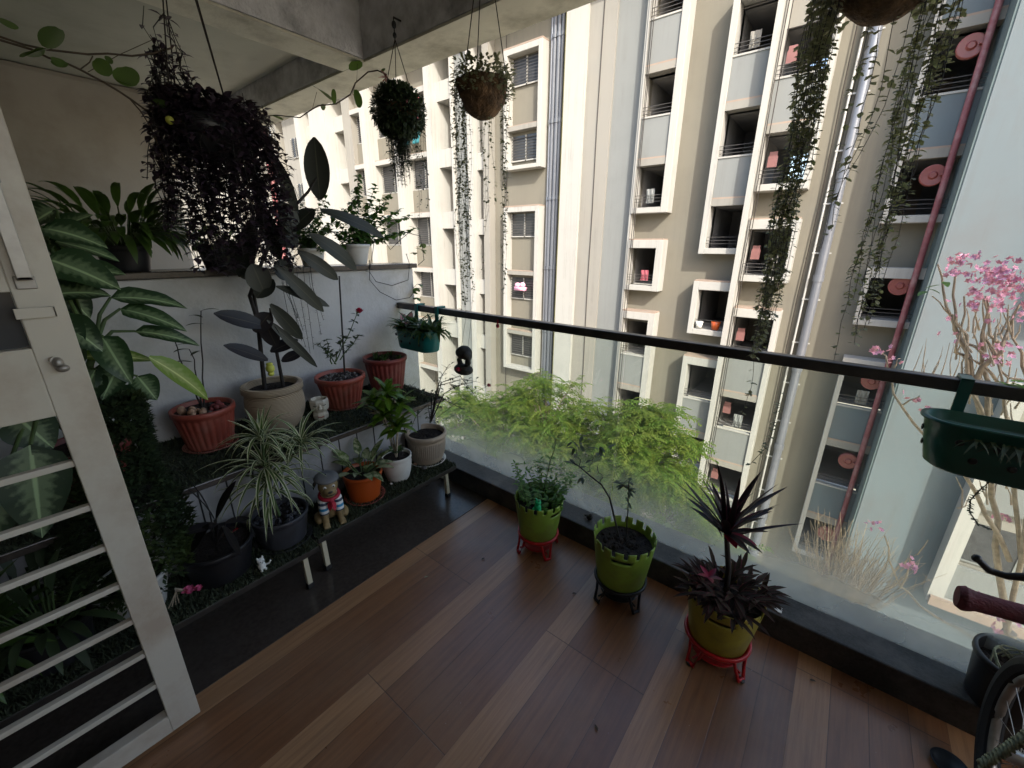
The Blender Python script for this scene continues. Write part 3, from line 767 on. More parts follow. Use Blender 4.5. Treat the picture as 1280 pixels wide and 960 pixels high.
q = MB(); q.leaf(p, V((.3, .6, .4)), .026, .02, .2, .3, 'round', 4); sub('wing', th, q, 'red_plastic')
q = MB(); q.tube([p-V((.002, 0, .01)), p+V((.004, 0, .014))], .002, 5); sub('body', th, q, 'black_plastic')

# kitten figurine
c = V((-1.655, .44, BZ+.006))
th = thing('kitten_figurine', c, 'tiny white kitten figurine sitting on the turf in front of the black pots', 'figurine')
q = MB(); q.ell(c+V((0, 0, .018)), .017, .015, .02); q.ell(c+V((.006, -.002, .046)), .014, .014, .012)
for k in (-1, 1): q.ell(c+V((.002, .010*k-.002, .058)), .004, .004, .007); q.ell(c+V((.016, .008*k, .006)), .007, .005, .006)
q.tube([c+V((-.01, .012, .008)), c+V((0, .028, .012)), c+V((.005, .034, .026))], .004)
sub('body', th, q, 'kitten_white', mods=[('remesh', .0018, 2)])
q = MB()
for k in (-1, 1): q.ell(c+V((.018, .005*k-.002, .049)), .0022, .0018, .002)
q.ell(c+V((.020, -.002, .044)), .0018, .0018, .0015); sub('face', th, q, 'dot_black')

# spider plant in black pot
c = V((-1.785, .585, BZ)); c2 = c+V((0, 0, .006))
th = thing('potted_spider_plant', c2, 'variegated spider plant with arching striped leaves in a black pot', 'plant')
potmesh(th, c2, .112, .092, .14, 'black_pot_gray', rim=.004, wall=.005, sdep=.025)
pebbles(th, c2+V((0, 0, .115)), .10, 60, 'black_pot_gray', .014)
saucer(c, .118, 'black_plastic', 'black saucer under the spider plant')
lf = MB(); q = MB()
S = [c2+V((0, 0, .1)), c2+V((-.02, -.01, .24)), c2+V((-.03, -.01, .37)), c2+V((-.03, 0, .48))]; q.tube(S, [.007, .006, .006, .004], 6)
S2_ = [S[1], S[1]+V((.01, .08, .1)), S[1]+V((.0, .16, .17))]; q.tube(S2_, [.005, .005, .004], 6)
for P, n, L in ((S[3], 26, .15), (S[2], 26, .21), (S[1]+V((0, 0, .06)), 26, .24), (S[1]-V((0, 0, .02)), 14, .20), (S2_[2], 30, .17), (S2_[1], 10, .16)):
    for i in range(n):
        a = i*2.399+rnd.gauss(0, .2); el = rnd.uniform(.05, 1.25)
        lf.leaf(P+V((0, 0, rnd.uniform(-.02, .02))), dirv(a, el), L*1.2*rnd.uniform(.75, 1.15), .0145, rnd.uniform(1.2, 2.3), .35, 'strap', 8)
for i in range(10): lf.leaf(S[3], dirv(i*2.4, 1.1+rnd.uniform(-.1, .3)), .16, .016, .5, .35, 'strap', 7)
sub('stem', th, q, 'stem_green'); sub('foliage', th, lf, 'lf_spider')

# pug figurine in beret and striped shirt
c = V((-1.745, .795, BZ+.004))
th = thing('dog_figurine', c, 'sitting pug figurine with grey beret, striped shirt and red scarf', 'figurine')
face = V((.80, -.25, 0)).normalized(); sdv = V((-face.y, face.x, 0)); ROT = Matrix((face, sdv, V((0, 0, 1)))).transposed()
def P(x, y, z): return c+ROT @ V((x, y, z))
q = MB()
q.ell(P(-.035, 0, .055), .055, .055, .06, ROT); q.ell(P(-.012, 0, .115), .045, .05, .06, ROT); q.ell(P(.012, 0, .195), .042, .045, .042, ROT)
q.ell(P(.046, 0, .182), .024, .028, .022, ROT); q.ell(P(.01, 0, .152), .034, .036, .03, ROT)
for k in (-1, 1):
    q.tube([P(.008, .028*k, .12), P(.032, .033*k, .07), P(.038, .034*k, .012)], [.020, .017, .014], 10)
    q.ell(P(.05, .036*k, .010), .022, .017, .011, ROT)
    for j in (-1, 0, 1): q.ell(P(.068, (.036*k+.010*j), .008), .008, .006, .007, ROT)
    q.ell(P(-.01, .058*k, .022), .04, .022, .024, ROT)
sub('body', th, q, 'pug_fur', mods=[('remesh', .0032, 3)])
q = MB(); q.ell(P(-.012, 0, .112), .0485, .0535, .056, ROT); q.ell(P(.0, 0, .135), .042, .048, .035, ROT)
for k in (-1, 1): q.tube([P(.008, .029*k, .125), P(.024, .033*k, .09), P(.034, .034*k, .06)], [.026, .023, .021], 12)
sub('shirt', th, q, 'striped_shirt', mods=[('remesh', .0032, 2)])
q = MB(); q.ell(P(.064, 0, .186), .008, .012, .007, ROT); q.ell(P(.060, 0, .170), .010, .02, .005, ROT)
sub('muzzle', th, q, 'pug_black')
for k in (-1, 1):
    q = MB(); q.ell(P(.047, .019*k, .205), .007, .008, .007, ROT); e_ = sub('eye', th, q, 'white_ceramic')
    q = MB(); q.ell(P(.053, .019*k, .205), .003, .004, .004, ROT); sub('pupil', e_, q, 'pug_black')
    q = MB(); q.leaf(P(.0, .043*k, .222), ROT @ V((.1, .6*k, -.6)), .042, .034, .8, .2, 'ovate', 5); sub('ear', th, q, 'pug_black')
q = MB(); q.lathe(P(0, 0, .226), [(.001, .022), (.03, .021), (.052, .012), (.056, .004), (.046, -.003), (.036, -.004), (.001, -.004)], 28, M=Matrix.Rotation(.12, 3, 'Y')); q.ell(P(0, 0, .249), .004, .004, .005)
sub('beret', th, q, 'figure_gray')
q = MB(); ring = [P(.012+.040*cos(a), .042*sin(a), .148-.008*cos(a)) for a in [2*pi*i/20 for i in range(21)]]; q.tube(ring, .009, 8)
q.ell(P(.052, 0, .135), .012, .012, .012, ROT); q.leaf(P(.054, .004, .13), ROT @ V((.2, .15, -1)), .05, .03, 0, .1, 'strap', 3); q.leaf(P(.054, -.004, .13), ROT @ V((.2, -.25, -1)), .045, .03, 0, .1, 'strap', 3)
sub('scarf', th, q, 'scarf_red')

# orange pot
c = V((-1.80, 1.01, BZ)); c2 = c+V((0, 0, .006))
th = thing('potted_aglaonema', c2, 'orange pot with pale mottled leaves on the low bench', 'plant')
potmesh(th, c2, .098, .078, .15, 'orange_plastic', rim=.003); saucer(c, .105, 'terracotta', 'reddish saucer under the orange pot')
rosette(th, c2, .13, 18, .115, .05, 'lf_agla', (.0, 1.2), (.4, .9))
# white pot with broad glossy green whorls
c = V((-1.82, 1.24, BZ))
th = thing('potted_croton', c, 'white pot with whorls of glossy green leaves on a tall stem', 'plant')
potmesh(th, c, .082, .062, .15, 'white_ceramic', rim=.002, bulge=.006)
lf = MB(); q = MB(); q2 = MB()
hubs = [at(500, 505, X=-1.74), at(484, 492, X=-1.76), at(468, 500, X=-1.8), at(497, 535, X=-1.74), at(480, 520, X=-1.76)]
for hb in hubs:
    q.tube([c+V((0, 0, .13)), (c+V((0, 0, .13))+hb)/2+V((0, 0, .02)), hb], [.005, .0045, .004], 6)
    for i in range(26): lf.leaf(hb+V((0, 0, rnd.uniform(-.02, .02))), dirv(i*2.4, rnd.uniform(-.3, 1.2)), rnd.uniform(.08, .13), .036, rnd.uniform(.3, 1.0), .2, 'lance', 6)
for i in range(14): 
    p = hubs[3]+V((rnd.gauss(0, .03), rnd.gauss(0, .03), rnd.uniform(-.0, .05))); q2.leaf(p, dirv(rnd.uniform(0, 6), .4), .02, .014, .4, .2, 'ovate', 3)
sub('stem', th, q, 'stem_pale'); sub('foliage', th, lf, 'lf_croton')
lf = MB()
for i in range(10): lf.leaf(c+V((0, 0, .15)), dirv(i*2.4, .9), .07, .035, .8, .2, 'ovate', 5)
sub('foliage', th, lf, 'lf_mid')
# woven beige pot with thorny twigs
c = V((-1.85, 1.485, BZ)); c2 = c+V((0, 0, .006))
th = thing('potted_thorn_plant', c2, 'beige woven-pattern pot with sparse thorny twigs beside the glass', 'plant')
potmesh(th, c2, .115, .09, .19, 'woven_beige', rim=.010, rimh=.03, bulge=.012, sdep=.03); saucer(c, .115, 'white_ceramic', 'pale saucer under the woven-pattern pot')
q = MB(); lf = MB()
b0 = at(538, 522, X=-1.76)-V((0, 0, .03))
for pts in (((545, 490), (552, 470), (562, 455)), ((540, 495), (520, 488), (512, 480)), ((555, 492), (572, 482), (590, 478)), ((548, 482), (578, 474), (600, 478)), ((552, 478), (575, 470), (598, 500)), ((545, 495), (562, 503), (580, 512)), ((535, 505), (520, 520), (512, 540))):
    pp = [b0]+[at(*p, X=-1.74+rnd.uniform(-.08, .12)) for p in pts]
    q.tube(pp, [.004, .003, .0022, .0012], 5)
    for a_, b_ in zip(pp[:-1], pp[1:]):
        for k in range(7):
            p = a_.lerp(b_, rnd.random()); e_ = p+dirv(rnd.uniform(0, 6.3), rnd.uniform(-.3, .8))*rnd.uniform(.015, .045); q.tube([p, e_], [.0015, .0006], 4)
            if rnd.random() < .5: lf.leaf(e_, dirv(rnd.uniform(0, 6.3), rnd.uniform(-.5, .6)), .028, .014, .4, .2, 'ovate', 3)
sub('stem', th, q, 'stem_dark'); sub('foliage', th, lf, 'lf_dark')
fp = at(611, 482, X=-1.66); q = MB(); q.tube([b0+V((.02, .02, .02)), (b0+fp)/2+V((.0, .02, .03)), fp], [.002, .0018, .0014], 5); sub('stem', th, q, 'stem_green'); rose(th, fp, .018)
# stones on the bench end
for i, (p, s_, mt_, lb) in enumerate((((519, 580), .016, 'pebble', 'small yellowish stone on the bench beside the woven-pattern pot'), ((530, 585), .02, 'gravel', 'flat grey stone on the bench beside the woven-pattern pot'), ((489, 605), .009, 'white_ceramic', 'tiny white pebble on the turf in front of the white pot'))):
    pp = at(*p, Z=BZ+.01); q = MB(); q.ell(pp+V((0, 0, .002)), s_, s_*.8, s_*.5, None, 12, 8); tag(q.build('stone', mt_), lb, 'stone')

# --- green buckets on stands
def bucket(th, c, rt, rb, h, mt, notch=16, slot_az=0, soilz=.045):
    q = MB(); n = notch*6; N = 16; prof = [(rb+(rt-rb)*(i/N)**.9, h*i/N) for i in range(N+1)]
    sw = int((slot_az % (2*pi))/(2*pi)*n)
    def cut(i, k):
        if i >= N-2 and (k % 6) in (0, 1): return True
        if i == N-4 and min((k-sw) % n, (sw-k) % n) <= 5: return True
        return False
    q.lathe(c, prof, n, cut=cut); sub('bucket', th, q, mt, mods=[('solid', .0035)])
    q = MB(); q.lathe(c, [(.001, .003), (rb-.002, .003)], 32); sub('bottom', th, q, mt); q = MB()
    rows = []
    for i in range(7):
        rr = (rt-.012)*(i/6); rows.append([c+V((rr*cos(2*pi*k/28), rr*sin(2*pi*k/28), h-soilz+rnd.uniform(-.006, .006)*(i < 6))) for k in range(28)])
    q.grid(rows, True); sub('soil', th, q, 'soil')
def stand(c, r, h, mt, label, feet=True):
    th = thing('plant_stand', c, label, 'plant stand', 'round stands under the green buckets')
    q = MB(); ring = [(r*cos(2*pi*k/32), r*sin(2*pi*k/32)) for k in range(33)]
    q.lathe(c, [(r-.02, h-.012), (r+.004, h-.012), (r+.008, h-.004), (r+.006, h+.006), (r-.001, h+.006), (r-.006, h-.004), (r-.02, h-.004)], 40); sub('ring', th, q, mt)
    q = MB(); q.lathe(c, [(.001, .022), (r*.70, .022), (r*.78, .030), (r*.78, .034), (r*.68, .028), (.001, .028)], 32); sub('tray', th, q, mt)
    for k in range(4):
        a = pi/4+k*pi/2+.3; q = MB(); d = V((cos(a), sin(a), 0)); s_ = V((-sin(a), cos(a), 0))
        for g in (-1, 1): q.tube([c+d*(r-.008)+s_*.03*g+V((0, 0, h-.01)), c+d*(r-.002)+s_*.022*g+V((0, 0, h*.5)), c+d*(r+.012)+s_*.012*g+V((0, 0, .004))], [.006, .006, .007], 8)
        q.tube([c+d*(r+.012)+s_*.012+V((0, 0, .008)), c+d*(r+.012)-s_*.012+V((0, 0, .008))], .007, 8)
        q.tube([c+d*(r*.77)+V((0, 0, .031)), c+d*(r+.004)+V((0, 0, .028))], .004, 6)
        lg = sub('leg', th, q, mt)
        if feet: q = MB(); q.ell(c+d*(r+.012)+V((0, 0, .006)), .013, .013, .006); sub('foot', lg, q, 'black_plastic')
    return th
toC = lambda c: math.atan2(-c.y, -c.x)
# bucket 1
c = V((-1.005, 1.495, 0)); stand(c, .099, .10, 'red_plastic', 'red plastic stand with four legs, nearest the low benches', False)
cb = c+V((0, 0, .092))
th = thing('potted_herbs', cb, 'lime green bucket of leafy herbs with one long thin shoot', 'plant', 'castle-rim buckets by the glass')
bucket(th, cb, .124, .092, .215, 'lime', 16, toC(c)+.9)
lf = MB(); q = MB()
for i in range(110):
    a = rnd.uniform(0, 6.3); r_ = .10*math.sqrt(rnd.random()); p = cb+V((r_*cos(a), r_*sin(a)+.015, .17)); e_ = p+V((rnd.gauss(0, .02), rnd.gauss(0, .02), rnd.uniform(.02, .085)))
    if (p.y-c.y) < -.04 and abs(p.x-c.x) < .08: continue
    q.tube([p, e_], .0012, 4)
    for k in range(5): lf.leaf(e_-V((0, 0, .012*k)), dirv(rnd.uniform(0, 6.3), .3), .025, .018, .5, .15, 'ovate', 3)
top = at(695, 548, Y=1.5); pts = stem(q, cb+V((0, .02, .18)), top, .0028, .0015, .006)
for p in pts[3:]:
    for k in range(3): lf.leaf(p, dirv(rnd.uniform(0, 6.3), .3), .04, .009, .3, .1, 'lance', 3)
for i in range(26):
    a = rnd.uniform(0, 6.3); e_ = cb+V((.15*cos(a), .13*sin(a)+.03, rnd.uniform(.25, .38))); pts = stem(q, cb+V((.06*cos(a), .06*sin(a), .18)), e_, .0015, .0008, .004)
    for p in pts[2:]:
        for k in range(3): lf.leaf(p, dirv(rnd.uniform(0, 6.3), .3), .03, .009, .5, .1, 'lance', 3)
sub('stem', th, q, 'stem_green'); sub('foliage', th, lf, 'lf_herb')
p = cb+V((.045, -.075, .19)); fr_ = thing('frog_figurine', p, 'small bright green frog figurine in the herb bucket', 'figurine')
q = MB(); q.ell(p+V((0, 0, .022)), .018, .016, .022); q.ell(p+V((.002, -.004, .052)), .017, .015, .013)
for k in (-1, 1): q.ell(p+V((.010*k, -.004, .064)), .006, .006, .007); q.ell(p+V((.016*k, -.008, .010)), .008, .014, .009)
sub('body', fr_, q, 'frog_green', mods=[('remesh', .002, 2)])
q = MB(); q.ell(p+V((-.010, -.010, .066)), .0025, .002, .003); q.ell(p+V((.010, -.010, .066)), .0025, .002, .003); sub('eyes', fr_, q, 'frog_dark')
# bucket 2
c = V((-.54, 1.475, 0)); stand(c, .108, .10, 'black_plastic', 'black plastic stand under the middle bucket', False)
cb = c+V((0, 0, .092))
th = thing('potted_seedling', cb, 'lime green bucket of dark soil with two thin bare-stemmed shoots', 'plant', 'castle-rim buckets by the glass')
bucket(th, cb, .133, .101, .23, 'lime', 16, toC(c)+.02, .05)
pebbles(th, cb+V((0, 0, .178)), .108, 70, 'soil', .012, 'mulch')
q = MB(); lf = MB(); 
S = [cb+V((-.03, .02, .18)), at(762, 622, Y=1.5), at(752, 606, Y=1.5), at(738, 595, Y=1.5), at(724, 583, Y=1.5), at(712, 575, Y=1.5)]
q.tube(S, [.0045, .004, .0035, .003, .0025, .002], 6)
stem(q, at(752, 606, Y=1.5), at(748, 580, Y=1.5), .0022, .0012); S4 = stem(q, cb+V((.0, .02, .18)), at(786, 602, Y=1.49), .003, .002, .004); S4 += stem(q, at(786, 612, Y=1.49), at(774, 604, Y=1.49), .0015, .001, .002)
stem(q, at(734, 590, Y=1.5), at(742, 566, Y=1.5), .002, .001); stem(q, at(724, 583, Y=1.5), at(720, 555, Y=1.5), .002, .001)
for p in [at(x_, y_, Y=1.5+rnd.uniform(-.04, .04)) for x_, y_ in ((712, 574), (718, 560), (726, 556), (736, 560), (745, 566), (750, 558), (740, 575), (732, 583), (728, 597), (722, 570), (735, 550), (728, 545), (760, 560), (716, 552))]:
    for k in range(2): lf.leaf(p, dirv(rnd.uniform(0, 6.3), rnd.uniform(-.7, .3)), rnd.uniform(.03, .05), .016, .4, .2, 'lance', 4)
lf.leafto(at(724, 583, Y=1.5), at(702, 577, Y=1.5), .02, .2)
for p in S4[4:]:
    for k in range(3): lf.leaf(p, dirv(rnd.uniform(0, 6.3), rnd.uniform(-.3, .3)), .035, .013, .4, .2, 'lance', 4)
sub('stem', th, q, 'stem_dark'); sub('foliage', th, lf, 'lf_dark')
# bucket 3
c = V((-.125, 1.435, 0)); stand(c, .110, .10, 'red_plastic', 'red plastic stand with black-tipped legs, under the olive-yellow bucket', True)
cb = c+V((0, 0, .092))
th = thing('potted_cordyline', cb, 'olive-yellow bucket with a dark spiky purple plant and bronze leaves below', 'plant', 'castle-rim buckets by the glass')
bucket(th, cb, .130, .100, .215, 'yellow_lime', 16, toC(c)+.1)
q = MB(); hub = at(908, 664, Y=1.47); q.tube([cb+V((0, .02, .18)), cb+V((-.01, .03, .28)), hub], [.011, .010, .009], 8)
lf = MB()
for i, tip in enumerate(((893, 575), (868, 588), (852, 600), (840, 602), (862, 634), (926, 596), (952, 590), (974, 606), (985, 610), (1003, 656), (976, 632), (905, 600), (880, 600), (918, 620), (965, 640), (945, 615), (895, 640))):
    Bp = at(*tip, Y=1.47+rnd.uniform(-.12, .10)); d = Bp-hub
    st_ = hub+V((rnd.uniform(-.01, .01), rnd.uniform(-.01, .01), rnd.uniform(-.03, .015)))
    lf.leafto(st_, Bp, .030, .12, prof='blade' if i % 2 else 'lance', fold=.35, ns=8)
for i in range(12): lf.leaf(hub+V((0, 0, -.01)), dirv(i*2.4+.5, rnd.uniform(.3, 1.1)), rnd.uniform(.14, .21), .03, .3, .35, 'lance', 7)
sub('stem', th, q, 'stem_dark'); sub('foliage', th, lf, 'lf_cordyline')
lf = MB()
for az, el, L in ((-.6, .1, .10), (-.3, .3, .11), (-1.0, .2, .09)): lf.leaf(hub-V((0, 0, .01)), dirv(az, el), L, .04, .3, .3, 'lance', 6)
for i in range(5): lf.leaf(cb+V((-.06, -.03, .26)), dirv(i*1.3, .5), .05, .02, .4, .2, 'lance', 4)
o = sub('foliage', th, lf, 'lf_redleaf'); o['label'] = 'deep red young leaves'
lf = MB()
for i in range(46):
    a = rnd.uniform(0, 6.3); r_ = .12*math.sqrt(rnd.random()); p = cb+V((r_*cos(a), r_*sin(a)+.01, .20+rnd.uniform(0, .05)))
    for k in range(5): lf.leaf(p, dirv(a+rnd.gauss(0, .8), rnd.uniform(-.1, 1.2)), rnd.uniform(.05, .10), .018, .6, .3, 'lance', 4)
sub('foliage', th, lf, 'lf_bronze')

# --- half wall top plants
WZ = 1.384
c = V((WX-.10, .43, WZ))
th = thing('potted_peace_lily', c, 'leafy green plant with broad pointed leaves in a dark pot on the low wall', 'plant')
potmesh(th, c, .095, .075, .11, 'black_plastic', rim=.004)
rosette(th, c, .1, 170, .17, .036, 'lf_peace', (-.35, 1.05), (.6, 1.6), 'lance', h=.16, r0=.05, ns=6)
c = V((WX-.09, .78, WZ))
th = thing('potted_ivy', c, 'small variegated plant in a black pot on the low wall under the purple hanging plant', 'plant')
potmesh(th, c, .075, .06, .10, 'black_plastic', rim=.004); rosette(th, c, .09, 50, .07, .03, 'lf_agla', (-.4, 1.1), (.4, 1.4), 'ovate', h=.07, r0=.05)
c = V((WX-.10, 1.27, WZ))
th = thing('potted_fern', c, 'small pale pot with yellowish green fern on the low wall behind the rubber plant', 'plant')
potmesh(th, c, .07, .055, .10, 'white_ceramic', rim=.004)
lf = MB(); q = MB()
def spray(q, lf, a, b_, n, L, W, r=.0018, prof='ovate', wob=.01, el=.6):
    pts = stem(q, a, b_, r, r*.5, wob, 7, 5)
    for i, (p0, p1) in enumerate(zip(pts[:-1], pts[1:])):
        for k in range(n): lf.leaf(p0.lerp(p1, rnd.random()), dirv(rnd.uniform(0, 6.3), rnd.uniform(-el, el)), L*rnd.uniform(.7, 1.2), W*rnd.uniform(.8, 1.1), .5, .2, prof, 3)
for i in range(26):
    a = i*2.4; e_ = c+V((.12*cos(a), .12*sin(a)+.0, rnd.uniform(.10, .40))); spray(q, lf, c+V((0, 0, .08)), e_, 8, .035, .022)
sub('stem', th, q, 'stem_green'); sub('foliage', th, lf, 'lf_green')
q = MB(); lf = MB()
for i in range(10):
    x_ = WX+.03+rnd.uniform(0, .05); y_ = 1.12+rnd.uniform(-.09, .1); z1 = WZ-rnd.uniform(.2, .48); pts = [c+V((.03, -.05, .09)), V((x_-.02, y_, WZ+.03)), V((x_+.01, y_-.02, WZ-.1)), V((x_+.02, y_+rnd.uniform(-.03, .03), z1))]
    q.tube(pts, .0012, 4)
    for k in range(26): lf.leaf(pts[2].lerp(pts[3], rnd.random()) if k > 7 else pts[1].lerp(pts[2], rnd.random()), dirv(rnd.uniform(0, 6.3), 0), .014, .011, .3, .1, 'ovate', 2)
sub('trailing_stem', th, q, 'stem_dark'); sub('trailing_leaves', th, lf, 'lf_dark')
c = V((WX-.09, 1.56, WZ))
th = thing('potted_jade', c, 'grey-white pot with bushy green sprigs and trailing runners at the end of the low wall', 'plant')
potmesh(th, c, .080, .055, .125, 'white_ceramic', rim=.006)
lf = MB(); q = MB()
for px_, py_ in ((450, 215), (445, 235), (470, 232), (490, 240), (500, 262), (480, 270), (520, 285), (505, 290), (430, 262), (415, 270), (405, 285), (460, 255), (440, 250), (390, 300), (512, 270), (475, 250)):
    e_ = at(px_, py_, X=WX-.09+rnd.uniform(-.12, .1)); spray(q, lf, c+V((0, 0, .11)), e_, 12, .038, .029, .003, 'round', .012)
sub('stem', th, q, 'stem_brown'); sub('foliage', th, lf, 'lf_green')
q = MB(); lf = MB()
rx = WX+.03
for path in (((468, 300), (462, 340), (470, 352), (490, 357), (510, 350), (512, 330), (508, 318)), ((480, 300), (488, 312), (500, 300), (512, 290)), ((462, 325), (462, 350), (475, 365), (495, 375), (512, 372), (520, 362)), ((505, 290), (525, 295), (528, 310), (530, 325), (522, 332))):
    pts = [at(a, b_, X=rx) for a, b_ in path]; q.tube(pts, .0022, 5)
    for p in pts:
        if rnd.random() < .5: lf.leaf(p, dirv(rnd.uniform(0, 6.3), .2), .025, .02, .3, .2, 'round', 3)
for a, b_ in ((520, 360), (516, 365), (522, 355), (520, 372), (526, 312), (520, 316), (530, 305)):
    p = at(a, b_, X=rx)
    for k in range(3): lf.leaf(p, dirv(rnd.uniform(0, 6.3), rnd.uniform(-1, .4)), .045, .035, .3, .2, 'round', 4)
sub('runner', th, q, 'stem_dark'); sub('runner_leaves', th, lf, 'lf_hoya')

# ================================================================== hanging things
def basket(c, r, h, hook, label, name='hanging_basket', ncord=3, potz=1.0):
    th = thing(name, hook, label, 'hanging plant', 'coir hanging baskets under the beam')
    q = MB(); N = 12
    q.lathe(c, [(max(.001, r*sin(pi/2*i/N)), -h*cos(pi/2*i/N)) for i in range(N+1)]+[(r*.96, .005), (r*.9, -.02), (.001, -.03)], 36, fr=lambda a, t_, rr: 1+.05*sin(a*5+t_*9)+.03*sin(a*11-t_*13))
    sub('basket', th, q, 'coir')
    q = MB()
    for k in range(ncord):
        a = 2*pi*k/ncord+.5; q.tube([c+V((r*cos(a), r*sin(a), -.01)), hook+V((0, 0, -.09))], .0022, 5)
    q.tube([hook+V((0, 0, -.09)), hook], .003, 5); sub('cords', th, q, 'cord')
    q = MB(); q.ell(hook+V((0, 0, -.03)), .012, .012, .018); q.ell(hook+V((0, 0, -.075)), .010, .010, .014); q.tube([hook, hook+V((0, .05, 0))], .005); sub('hook', th, q, 'black_metal')
    return th
HY = 1.62
# B
c = V((-2.07, HY, 2.20)); th = basket(c, .100, .10, V((-2.08, 1.635, 2.60)), 'coir hanging basket almost covered by a dark bushy trailing plant, on the left')
lf = MB(); q = MB()
for i in range(5200):
    a = rnd.uniform(0, 6.3); el = rnd.uniform(-1.2, 1.3); r_ = .108+rnd.uniform(-.025, .03)
    p = c+V((r_*cos(a)*cos(el), r_*sin(a)*cos(el), r_*sin(el)*.9-.02)); lf.leaf(p, dirv(a+rnd.gauss(0, .6), el+rnd.gauss(-.2, .5)), .026, .015, .5, .1, 'ovate', 2)
for i in range(110):
    a = rnd.uniform(0, 6.3); r_ = rnd.uniform(.01, .095); x_, y_ = c.x-.01+r_*cos(a)*.8, c.y+r_*sin(a)*.6; L = rnd.uniform(.08, .32)*(1-.5*(r_/.1)**2)
    q.tube([(x_, y_, c.z-.06), (x_+rnd.gauss(0, .01), y_, c.z-.1-L)], .0009, 4)
    for k in range(int(L*150)): lf.leaf(V((x_+rnd.gauss(0, .006), y_+rnd.gauss(0, .006), c.z-.08-rnd.random()*L)), dirv(rnd.uniform(0, 6.3), rnd.uniform(-.6, .4)), .018, .010, .4, .1, 'ovate', 2)
for (dx, L) in ((.14, .42), (.17, .36), (.19, .46), (.12, .5), (-.1, .32)):
    pts = [V((c.x+dx, c.y, c.z-.05))+V((rnd.gauss(0, .006), 0, -L*t_/8)) for t_ in range(9)]; q.tube(pts, .0009, 4)
    for k in range(34): 
        i = rnd.randrange(8); lf.leaf(pts[i].lerp(pts[i+1], rnd.random()), dirv(rnd.uniform(0, 6.3), -.3), .02, .012, .4, .1, 'ovate', 2)
sub('stems', th, q, 'stem_dark'); sub('foliage', th, lf, 'lf_dark')
# C
def strand(q, lf, x, y, z0, z1, drift=0, dens=70, s=.014, step=.06):
    n = max(3, int((z0-z1)/step)); pts = []; wob_ = rnd.uniform(.002, .009); ph_ = rnd.uniform(0, 6.3)
    for i in range(n+1): pts.append(V((x+drift*(i/n)**2+wob_*sin(i*.9+ph_)+rnd.gauss(0, .003), y+wob_*cos(i*.7+ph_)+rnd.gauss(0, .003), z0+(z1-z0)*i/n)))
    q.tube(pts, .0008, 4, False)
    for i in range(int((z0-z1)*dens)):
        t_ = rnd.random()*n; j = min(int(t_), n-1); p = pts[j].lerp(pts[j+1], t_-j)
        lf.leaf(p, dirv(rnd.uniform(0, 6.3), rnd.uniform(-.7, .3)), s*rnd.uniform(.7, 1.3), s*.9, .4, .15, 'round', 2)
c = V((-1.465, HY, 2.20)); th = basket(c, .112, .15, V((-1.46, 1.635, 2.86)), 'round brown coir basket with thin beaded strands hanging on both sides, in the middle')
lf = MB(); q = MB()
for i in range(900):
    a = rnd.uniform(0, 6.3); r_ = .118+rnd.uniform(-.05, .02); lf.leaf(c+V((r_*cos(a), r_*sin(a), rnd.uniform(-.06, .06)+max(0, .112-r_)*.3)), dirv(a, rnd.uniform(-.8, .9)), .02, .014, .5, .1, 'round', 2)
for i in range(18): strand(q, lf, c.x-.115+rnd.uniform(-.03, .03), c.y-.05+rnd.uniform(-.03, .05), c.z, rnd.uniform(1.15, 1.6), rnd.uniform(-.01, .02), 75, .013)
for i in range(5): strand(q, lf, c.x-.05+rnd.uniform(-.03, .1), c.y+rnd.uniform(-.03, .05), c.z-.1, rnd.uniform(1.65, 1.9), 0, 60, .014)
for z1, dx in ((1.31, -.09), (1.36, -.085)): strand(q, lf, c.x+dx, c.y-.03, c.z, z1, .02, 75, .014)
for z1, dx in ((1.25, .13), (1.6, .12), (1.75, .14), (1.5, .135), (1.3, .125)): strand(q, lf, c.x+dx, c.y, c.z, z1, .0, 80, .014)
for z1, dx in ((1.38, .02), (1.6, .04)): strand(q, lf, c.x+dx, c.y, c.z-.1, z1, -.03, 55, .013)
sub('stems', th, q, 'stem_dark'); sub('foliage', th, lf, 'lf_hearts')
# D
c = V((-.068, 1.60, 2.20)); th = basket(c, .125, .15, V((-.07, 1.635, 2.86)), 'hanging basket at the upper right with thick curtains of trailing leaves')
lf = MB(); q = MB()
for i in range(600):
    a = rnd.uniform(0, 6.3); r_ = .13+rnd.uniform(-.02, .03); lf.leaf(c+V((r_*cos(a), r_*sin(a), rnd.uniform(-.1, .04))), dirv(a, rnd.uniform(-.8, .9)), .024, .018, .5, .1, 'round', 2)
for i in range(28):
    x_ = c.x-.135+rnd.uniform(-.035, .045); strand(q, lf, x_, c.y-.04+rnd.uniform(-.04, .06), c.z, 1.12+abs(rnd.gauss(0, .2)), rnd.uniform(-.02, .02)-(x_-c.x+.13)*.6, 105, .0155)
for i in range(16):
    x_ = c.x+.115+rnd.uniform(-.045, .03); strand(q, lf, x_, c.y+rnd.uniform(-.04, .06), c.z, 1.14+abs(rnd.gauss(0, .38)), rnd.uniform(-.02, .02)-(x_-c.x-.115)*.4, 95, .0155)
for z1, dx, dr_ in ((1.7, .03, -.03), (1.55, .0, .0), (1.5, -.03, .01), (1.62, .06, -.07)): strand(q, lf, c.x+dx, c.y, c.z-.1, z1, dr_, 60, .018)
strand(q, lf, c.x-.14, c.y+.0, 1.4, .93, 0.01, 45, .016, .05)
pts = [at(a, b_, Y=1.6) for a, b_ in ((976, 490), (970, 520), (964, 545), (955, 562), (937, 581))]; q.tube(pts, .001, 4)
